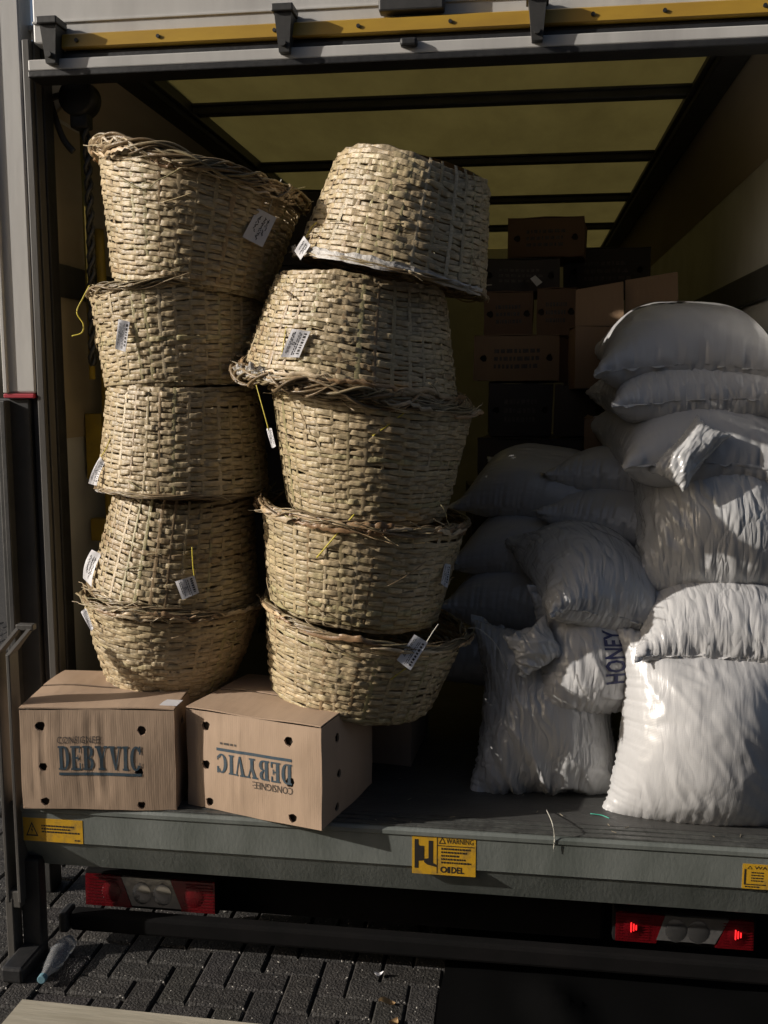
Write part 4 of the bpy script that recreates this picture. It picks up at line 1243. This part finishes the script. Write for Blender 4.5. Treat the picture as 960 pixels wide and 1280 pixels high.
sack('grey shaded sack low at the back left of the pile, behind the HONEY sack', (598, 815), .95, .52, .62, .24, 31, (2, 4, 80))
sack('shaded sack deep in the pile under the crinkled drooping one', (770, 770), .80, .60, .80, .34, 32, (0, 0, 5))
sack('plump shaded sack at left below the one with the pointed left corner', (672, 745), .88, .52, .62, .29, 33, (4, -4, 75), bend=(.1, .1))
sack('sack with a sharp pointed left corner, second from top at the left of the pile', (680, 678), .92, .50, .62, .25, 34, (6, -9, 74), bend=(.25, .55))
sack('small sack tucked beside the big crinkled sack, lower of the two in the middle', (778, 655), .82, .42, .50, .28, 35, (4, 14, 66), bend=(.1, .1))
sack('small flat sack wedged under the third sack of the tall stack', (790, 598), .90, .42, .55, .22, 36, (4, 8, 70), bend=(.1, .2))
sack('sack tilted up to the right, topmost at the left of the pile', (690, 606), .98, .46, .66, .24, 37, (10, -22, 70), bend=(.2, .4))
sack('third sack from the top of the tall right stack, flat front seam', (868, 545), .78, .66, .80, .32, 38, (8, 4, 6), crum=(.006, 10), bend=(.25, .1))
sack('thin sack squeezed under the topmost sack of the right stack', (858, 487), .84, .66, .76, .22, 39, (3, -2, 3), mt='sack2', crum=(.006, 15), bend=(.05, .05))
top, TW = sack('topmost sack of the right stack with a light seam along its front', (856, 432), .90, .67, .76, .30, 40, (8, 1, -3), crum=(.006, 11), bend=(.3, .15), hem=.03)
r_, W_ = sack('crinkled film covered sack drooping over the middle of the pile', (740, 715), .56, .46, .56, .28, 41, (16, 14, 20), mt='film', crum=(.015, 11), bend=(.5, .3))
r_, W_ = sack('bottom left sack of the pile in creased film, standing on the floor', (684, 888), .46, .56, .64, .30, 42, (0, 0, 6), True, 18, mt='film', crum=(.020, 9))
honey, HW = sack('sack with dark blue HONEY print running up its face', (735, 815), .42, .40, .42, .24, 43, (0, 0, 14), True, 22, mt='sack2', crum=(.005, 15))
neck(honey, (668, 808), .30, .17, .15, .10, (0, 25, 10), 53)
r_, W_ = sack('big crinkled sack in the middle right of the pile with a twisted neck', (894, 632), .62, .64, .68, .36, 44, (0, 4, 0), True, 30, mt='film', crum=(.015, 10), fill=.68)
neck(r_, (862, 566), .40, .14, .26, .09, (0, -34, -10), 54, 30)
r_, W_ = sack('flat lying sack between the big front sack and the crinkled one above', (893, 762), .54, .63, .64, .30, 45, (14, 2, 3), mt='sack2', crum=(.006, 15), bend=(.05, .1))
front, FW = sack('biggest white sack at the front right, sunlit and full, ears on its lower corner', (880, 915), .30, .64, .66, .30, 46, (0, -3, 3), True, 10, fill=.74, crum=(.0035, 16), nx=52, ny=58, hem=.012)

# print laid on the sack faces
def on_sheet(Wp, a, b, lift=.0018):
    ny, nx = Wp.shape[1:3]
    x, y = a * (nx - 1), b * (ny - 1); i, j = min(int(x), nx - 2), min(int(y), ny - 2); fx, fy = x - i, y - j
    g = Wp[0]; p = g[j, i] * (1 - fx) * (1 - fy) + g[j, i + 1] * fx * (1 - fy) + g[j + 1, i] * (1 - fx) * fy + g[j + 1, i + 1] * fx * fy
    n = np.cross(g[j, i + 1] - g[j, i], g[j + 1, i] - g[j, i]); n /= np.linalg.norm(n) + 1e-9
    return p + n * lift
mb = MB(); e_ = [(math.cos(t), math.sin(t)) for t in np.linspace(0, 2 * math.pi, 28, endpoint=False)]
for k in range(28):
    a, b = e_[k], e_[(k + 1) % 28]
    mb.add([on_sheet(TW, .36 + .13 * p[0] * q, .52 + .10 * p[1] * q, .002) for p, q in ((a, 1), (b, 1), (b, .72), (a, .72))], [(0, 1, 2, 3)])
mb.build('printed_ring', M['ink'], top)
V, F = text_geo('HONEY BE', .022); bm = bmesh.new()
vs_ = [bm.verts.new((a / V[:, 0].max(), b, 0)) for a, b in V]
for f in F:
    try: bm.faces.new([vs_[i] for i in f])
    except ValueError: pass
bmesh.ops.triangulate(bm, faces=bm.faces[:])
for _ in range(2): bmesh.ops.subdivide_edges(bm, edges=[e for e in bm.edges if e.calc_length() > .05], cuts=1, use_grid_fill=False)
bmesh.ops.triangulate(bm, faces=bm.faces[:])
bm.verts.index_update()
mb = MB(); mb.add([on_sheet(HW, .68 - .16 * v.co.y, .27 + .46 * v.co.x, .0025) for v in bm.verts], [[v.index for v in f.verts] for f in bm.faces])
mb.build('lettering', M['navy'], honey); bm.free()

# ------------------------------------------------------------------ cartons deep in the load bay
def back_carton(px, Y, depth, mt, label, yaw=0.0, tilt=0.0, marks=True, name='carton', grp='cartons stacked in the dark of the load bay'):
    x0, y0, x1, y1 = px
    a, b, t = at_y(x0, y1, Y), at_y(x1, y1, Y), at_y((x0 + x1) / 2, y0, Y)
    z0 = (a[2] + b[2]) / 2; a[2] = b[2] = z0
    b[1] += yaw + (random.Random(int(x0 + y1)).uniform(-.09, .09) if not yaw else 0)
    c, d = back_of(a, b, depth)
    root, F = carton(name, label, [a, b, c, d], t[2] - z0, M[mt], holes=[(.12, .5, .016), (.88, .5, .016)] if marks else (), group=grp, bulge=.004)
    if marks:
        mb = MB(); r = random.Random(int(x0 * 7 + y0))
        for k in range(3):
            u = .24
            while u < .74:
                w = r.uniform(.02, .07); v = .62 - .17 * k
                mb.add([F(u, v, .0015), F(u + w, v, .0015), F(u + w, v + .09, .0015), F(u, v + .09, .0015)], [(0, 1, 2, 3)]); u += w + .02
        o = mb.build('printed_lettering', M['darkprint'], root); o['kind'] = 'stuff'
    return root, F
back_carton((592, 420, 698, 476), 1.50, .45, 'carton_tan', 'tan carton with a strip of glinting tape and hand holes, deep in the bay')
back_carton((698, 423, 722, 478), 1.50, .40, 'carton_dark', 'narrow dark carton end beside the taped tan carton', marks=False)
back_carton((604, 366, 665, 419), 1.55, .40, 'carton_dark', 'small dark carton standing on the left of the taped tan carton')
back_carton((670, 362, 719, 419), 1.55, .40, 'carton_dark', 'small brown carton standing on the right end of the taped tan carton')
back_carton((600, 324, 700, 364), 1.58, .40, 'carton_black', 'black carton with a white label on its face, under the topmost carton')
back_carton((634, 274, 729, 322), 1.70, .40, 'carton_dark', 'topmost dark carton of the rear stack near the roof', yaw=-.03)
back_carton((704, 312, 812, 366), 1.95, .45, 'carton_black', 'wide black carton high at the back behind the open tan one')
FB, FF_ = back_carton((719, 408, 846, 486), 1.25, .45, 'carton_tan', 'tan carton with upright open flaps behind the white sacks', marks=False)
for (x0, y0, x1, y1, dy) in ((719, 352, 780, 407, 0), (781, 340, 848, 404, .02)):
    a, b = at_y(x0, y1, 1.25 + dy), at_y(x1, y1, 1.25 + dy); c, d = at_y(x1 - 1, y0, 1.31 + dy), at_y(x0 + 1, y0 + 10, 1.31 + dy)
    n = 8; V, Fq, U = [], [], []
    for o in (0, .005):
        for i in range(n + 1):
            for j in range(5):
                u, v = i / n, j / 4
                p = a * (1 - u) * (1 - v) + b * u * (1 - v) + c * u * v + d * (1 - u) * v
                V.append(p + np.array([0, o + .006 * math.sin(3 * u + 2 * v), 0])); U.append((u * .25, v * .2))
    m = (n + 1) * 5
    for i in range(n):
        for j in range(4):
            q = (i * 5 + j, (i + 1) * 5 + j, (i + 1) * 5 + j + 1, i * 5 + j + 1); Fq += [q, tuple(m + k for k in q[::-1])]
    for i in range(n):
        for j in (0, 4): Fq.append((i * 5 + j, (i + 1) * 5 + j, m + (i + 1) * 5 + j, m + i * 5 + j))
    for i in (0, n):
        for j in range(4): Fq.append((i * 5 + j, i * 5 + j + 1, m + i * 5 + j + 1, m + i * 5 + j))
    obj('open_flap', V, Fq, M['carton_tan'], FB, uvs=U)
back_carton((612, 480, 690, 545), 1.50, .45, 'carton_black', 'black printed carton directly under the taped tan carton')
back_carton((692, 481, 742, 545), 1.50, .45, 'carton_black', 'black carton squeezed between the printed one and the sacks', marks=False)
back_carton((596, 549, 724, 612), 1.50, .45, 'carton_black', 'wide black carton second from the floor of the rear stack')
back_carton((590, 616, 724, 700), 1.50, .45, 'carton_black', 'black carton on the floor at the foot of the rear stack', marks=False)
back_carton((730, 524, 754, 562), 1.10, .14, 'carton_tan', 'tiny tan and red carton wedged between the cartons and the sacks', marks=False)
p0, p1 = at_y(741, 556, 1.10), at_y(752, 530, 1.10)
MB().bbox((p0[0], 1.088, p0[2]), (p1[0], 1.094, p1[2]), .001).build('red_panel', M['redtrim'], bpy.data.objects[[o.name for o in bpy.data.objects if o.get('label', '').startswith('tiny tan')][0]])
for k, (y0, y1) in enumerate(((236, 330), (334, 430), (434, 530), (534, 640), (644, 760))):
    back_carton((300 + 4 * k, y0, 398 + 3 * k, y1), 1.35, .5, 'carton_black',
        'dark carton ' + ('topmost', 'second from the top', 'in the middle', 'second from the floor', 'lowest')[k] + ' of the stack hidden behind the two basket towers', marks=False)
# white label and glinting tape
lab = bpy.data.objects[[o.name for o in bpy.data.objects if o.get('label', '').startswith('black carton with a white label')][0]]
a = at_y(670, 352, 1.57)
MB().add([a + [-.026, -.012, .012], a + [.004, -.012, -.022], a + [.028, -.012, -.004], a + [-.004, -.012, .026], a + [-.026, -.009, .012], a + [.004, -.009, -.022], a + [.028, -.009, -.004], a + [-.004, -.009, .026]],
         [(0, 1, 2, 3), (7, 6, 5, 4), (0, 4, 5, 1), (1, 5, 6, 2), (2, 6, 7, 3), (3, 7, 4, 0)]).build('paper_label', M['paper'], lab)

# ------------------------------------------------------------------ torn bark strips lying round some rims
def bark(B, a0, a1, n, seed, wmax=.012, droop=.02):
    r = np.random.default_rng(seed); mb = MB(); cc = []
    for k in range(n):
        c = r.uniform(a0, a1); span = r.uniform(.25, .8); a, b = max(a0, c - span / 2), min(a1, c + span / 2)
        th = np.linspace(a, b, 16); e = noise1(16, seed * 9 + k, 3); w = r.uniform(.004, wmax)
        rad = B.Rr + r.uniform(.008, .026) + .006 * e; z = B.H + r.uniform(-droop, .012) + .010 * e + r.normal(0, .012) * (th - c)
        tap = np.minimum(1, 4 * np.minimum(np.linspace(0, 1, 16), np.linspace(1, 0, 16)) + .15)
        top, bot = B.W(rad, th, z + w * tap), B.W(rad + .004 * e, th, z - w * tap); mid = B.W(rad + .004, th, z)
        n0 = 16
        mb.add(np.concatenate([top, mid, bot]), [(q * 16 + i, q * 16 + i + 1, (q + 1) * 16 + i + 1, (q + 1) * 16 + i) for q in range(2) for i in range(15)])
        cc += [np.array([[.52, .38, .22], [.40, .26, .14], [.30, .18, .09], [.58, .46, .30]][r.integers(0, 4)]) * r.uniform(.8, 1.1)] * 48
    obj('bark_strip', mb.v, mb.f, M['straw'], B.root, True, colors=np.array(cc), stuff=True)
bark(R4, 3.2, 6.2, 22, 71, .011, .018)
bark(R2, 3.0, 6.6, 30, 72, .008, .03)
bark(L5, 4.2, 6.3, 10, 73, .008, .008)
bark(R5, 3.3, 6.4, 9, 74, .007, .01)
bark(L1, 3.0, 6.3, 18, 75, .007, .03)
bark(R3, 4.5, 6.4, 10, 76, .007, .012)

# ------------------------------------------------------------------ things on the ground
a, b = at_z(28, 1249, .035), at_z(335, 1281, .035); dv = (b - a) / np.linalg.norm(b - a); nv = np.array([dv[1], -dv[0], 0])
b = a + dv * 1.0
mb = MB(); q = [a, b, b + nv * .30, a + nv * .30]
mb.hexa([p - [0, 0, .032] for p in q[::-1]] + [p for p in q[::-1]])
plank = tag(mb.build('board', M['wood']), 'pale weathered board lying on the paving at the bottom left', 'board')
ctr = at_z(72, 1196, .03); ax = at_z(86, 1178, .03) - at_z(55, 1222, .03); ax[2] = 0; ax /= np.linalg.norm(ax); sd_ = np.array([-ax[1], ax[0], 0])
def lathe(prof, n, c, crush=0.0, seed=0):
    V, F = [], []; r = np.random.default_rng(seed); e = noise1(n, seed, 3)
    for k, (l, rad) in enumerate(prof):
        for i in range(n):
            t = 2 * math.pi * i / n; rr = rad * (1 + crush * e[i] * math.sin(l * 40 + i * .3))
            V.append(c + ax * l + sd_ * rr * math.cos(t) + np.array([0, 0, rr * math.sin(t) * (1 - .5 * crush)]))
    for k in range(len(prof) - 1):
        for i in range(n): F.append((k * n + i, k * n + (i + 1) % n, (k + 1) * n + (i + 1) % n, (k + 1) * n + i))
    F.append(tuple(range(n))[::-1]); F.append(tuple(range((len(prof) - 1) * n, len(prof) * n))); return V, F
bt = tag(empty('plastic_bottle', ctr - [0, 0, .03]), 'crushed clear plastic bottle on the paving beside the dark column', 'bottle')
V, F = lathe([(-.115, .012), (-.10, .013), (-.085, .016), (-.05, .028), (-.02, .032), (0, .029), (.02, .032), (.04, .029), (.06, .032), (.085, .031), (.095, .024)], 20, ctr, .16, 4)
obj('bottle_body', V, F, M['bottle'], bt, True)
V, F = lathe([(-.132, .012), (-.131, .0145), (-.114, .0145), (-.113, .012)], 14, ctr)
obj('cap', V, F, mat('pale_blue_cap', (.16, .30, .36), .5), bt)
def leaf(u, v, L, ang, m, name, label, cat, seed):
    r = np.random.default_rng(seed); c = at_z(u, v, .006); V, F = [], []; n = 9
    for i in range(n):
        t = i / (n - 1); w = L * .32 * math.sin(math.pi * min(1, t * .95 + .05)) ** .8
        for s_ in (-1, 0, 1):
            x, y = L * (t - .5), w * s_
            V.append(c + [x * math.cos(ang) - y * math.sin(ang), x * math.sin(ang) + y * math.cos(ang), .004 + .006 * abs(s_) + .008 * math.sin(t * 4 + seed)])
    for i in range(n - 1):
        for k in range(2): F.append((i * 3 + k, i * 3 + k + 1, (i + 1) * 3 + k + 1, (i + 1) * 3 + k))
    tag(obj(name, V, F, m, None, True), label, cat)
leaf(484, 1255, .055, .3, M['leaf'], 'fallen_leaf', 'dry tan leaf lying on the dark bricks below the middle of the sill', 'leaf', 1)
leaf(492, 1279, .045, 1.2, M['leaf'], 'fallen_leaf', 'second dry leaf at the bottom edge, nearest the viewer', 'leaf', 2)
leaf(474, 1219, .03, .1, M['paper'], 'paper_scrap', 'small white scrap of paper on the dark bricks', 'scrap', 3)
# grit: pale chips scattered on the paving
r = np.random.default_rng(5); mb = MB()
for k in range(900):
    x, y = r.uniform(-2.6, .2), r.uniform(-.4, 1.6); sz = r.uniform(.0012, .0035) * (1.6 if r.random() < .08 else 1)
    p = np.array([x, y, .002]); o = r.normal(0, 1, (4, 3)) * sz; o[:, 2] = abs(o[:, 2])
    mb.add(p + o, [(0, 1, 2), (0, 2, 3), (0, 3, 1), (1, 3, 2)])
tag(mb.build('grit', mat('pale_grit', (.42, .40, .36), .25)), kind='stuff')
# sheet added to stand in for the dark ground under the right side
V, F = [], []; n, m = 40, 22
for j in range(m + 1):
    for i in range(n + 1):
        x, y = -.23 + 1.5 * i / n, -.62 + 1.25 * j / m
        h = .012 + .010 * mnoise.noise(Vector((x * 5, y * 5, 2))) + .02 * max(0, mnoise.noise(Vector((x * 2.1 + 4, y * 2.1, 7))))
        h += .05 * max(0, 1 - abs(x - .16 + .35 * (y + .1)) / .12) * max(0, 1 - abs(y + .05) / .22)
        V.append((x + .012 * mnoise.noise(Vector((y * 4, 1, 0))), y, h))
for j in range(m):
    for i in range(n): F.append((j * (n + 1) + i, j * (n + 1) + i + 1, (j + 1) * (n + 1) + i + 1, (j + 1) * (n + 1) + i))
tag(obj('added_dark_sheet', V, F, mat('added_sheet_black', (.004, .004, .004), .95, spec=.03), None, True), 'added black sheet standing in for dark ground below the lit right tail lamp', 'sheet')
# straw bits fallen on the load floor and sill
mb = MB(); cc = []
for k in range(26):
    p = np.array([r.uniform(-.5, .75), r.uniform(.02, .42), FLOOR + .005]); a_ = r.uniform(0, 3.14); L = r.uniform(.004, .018)
    v, f = tube_geo([p, p + [L * math.cos(a_), L * math.sin(a_), .002]], .0011, 4); mb.add(v, f); cc += [np.array([.3, .25, .17])] * len(v)
tag(obj('straw_bits', mb.v, mb.f, M['straw'], None, colors=np.array(cc)), kind='stuff')
c = bez([at_z(683, 1012, FLOOR + .01), at_y(690, 1028, -.004), at_y(693, 1045, -.008), at_y(692, 1064, -.009)], 6)
tag(MB().tube(c, .0016, 5).build('twine', M['pale_string'], None, True), 'thin pale twine hanging over the sill edge right of the WARNING sticker', 'twine')
c = bez([at_z(762, 1023, FLOOR + .006), at_z(752, 1019, FLOOR + .006), at_z(738, 1017, FLOOR + .006)], 6)
tag(MB().tube(c, .0018, 5).build('twine', mat('green_twine', (.05, .35, .25), .5), None, True), 'short green twine at the lower corner of the front sack', 'twine')
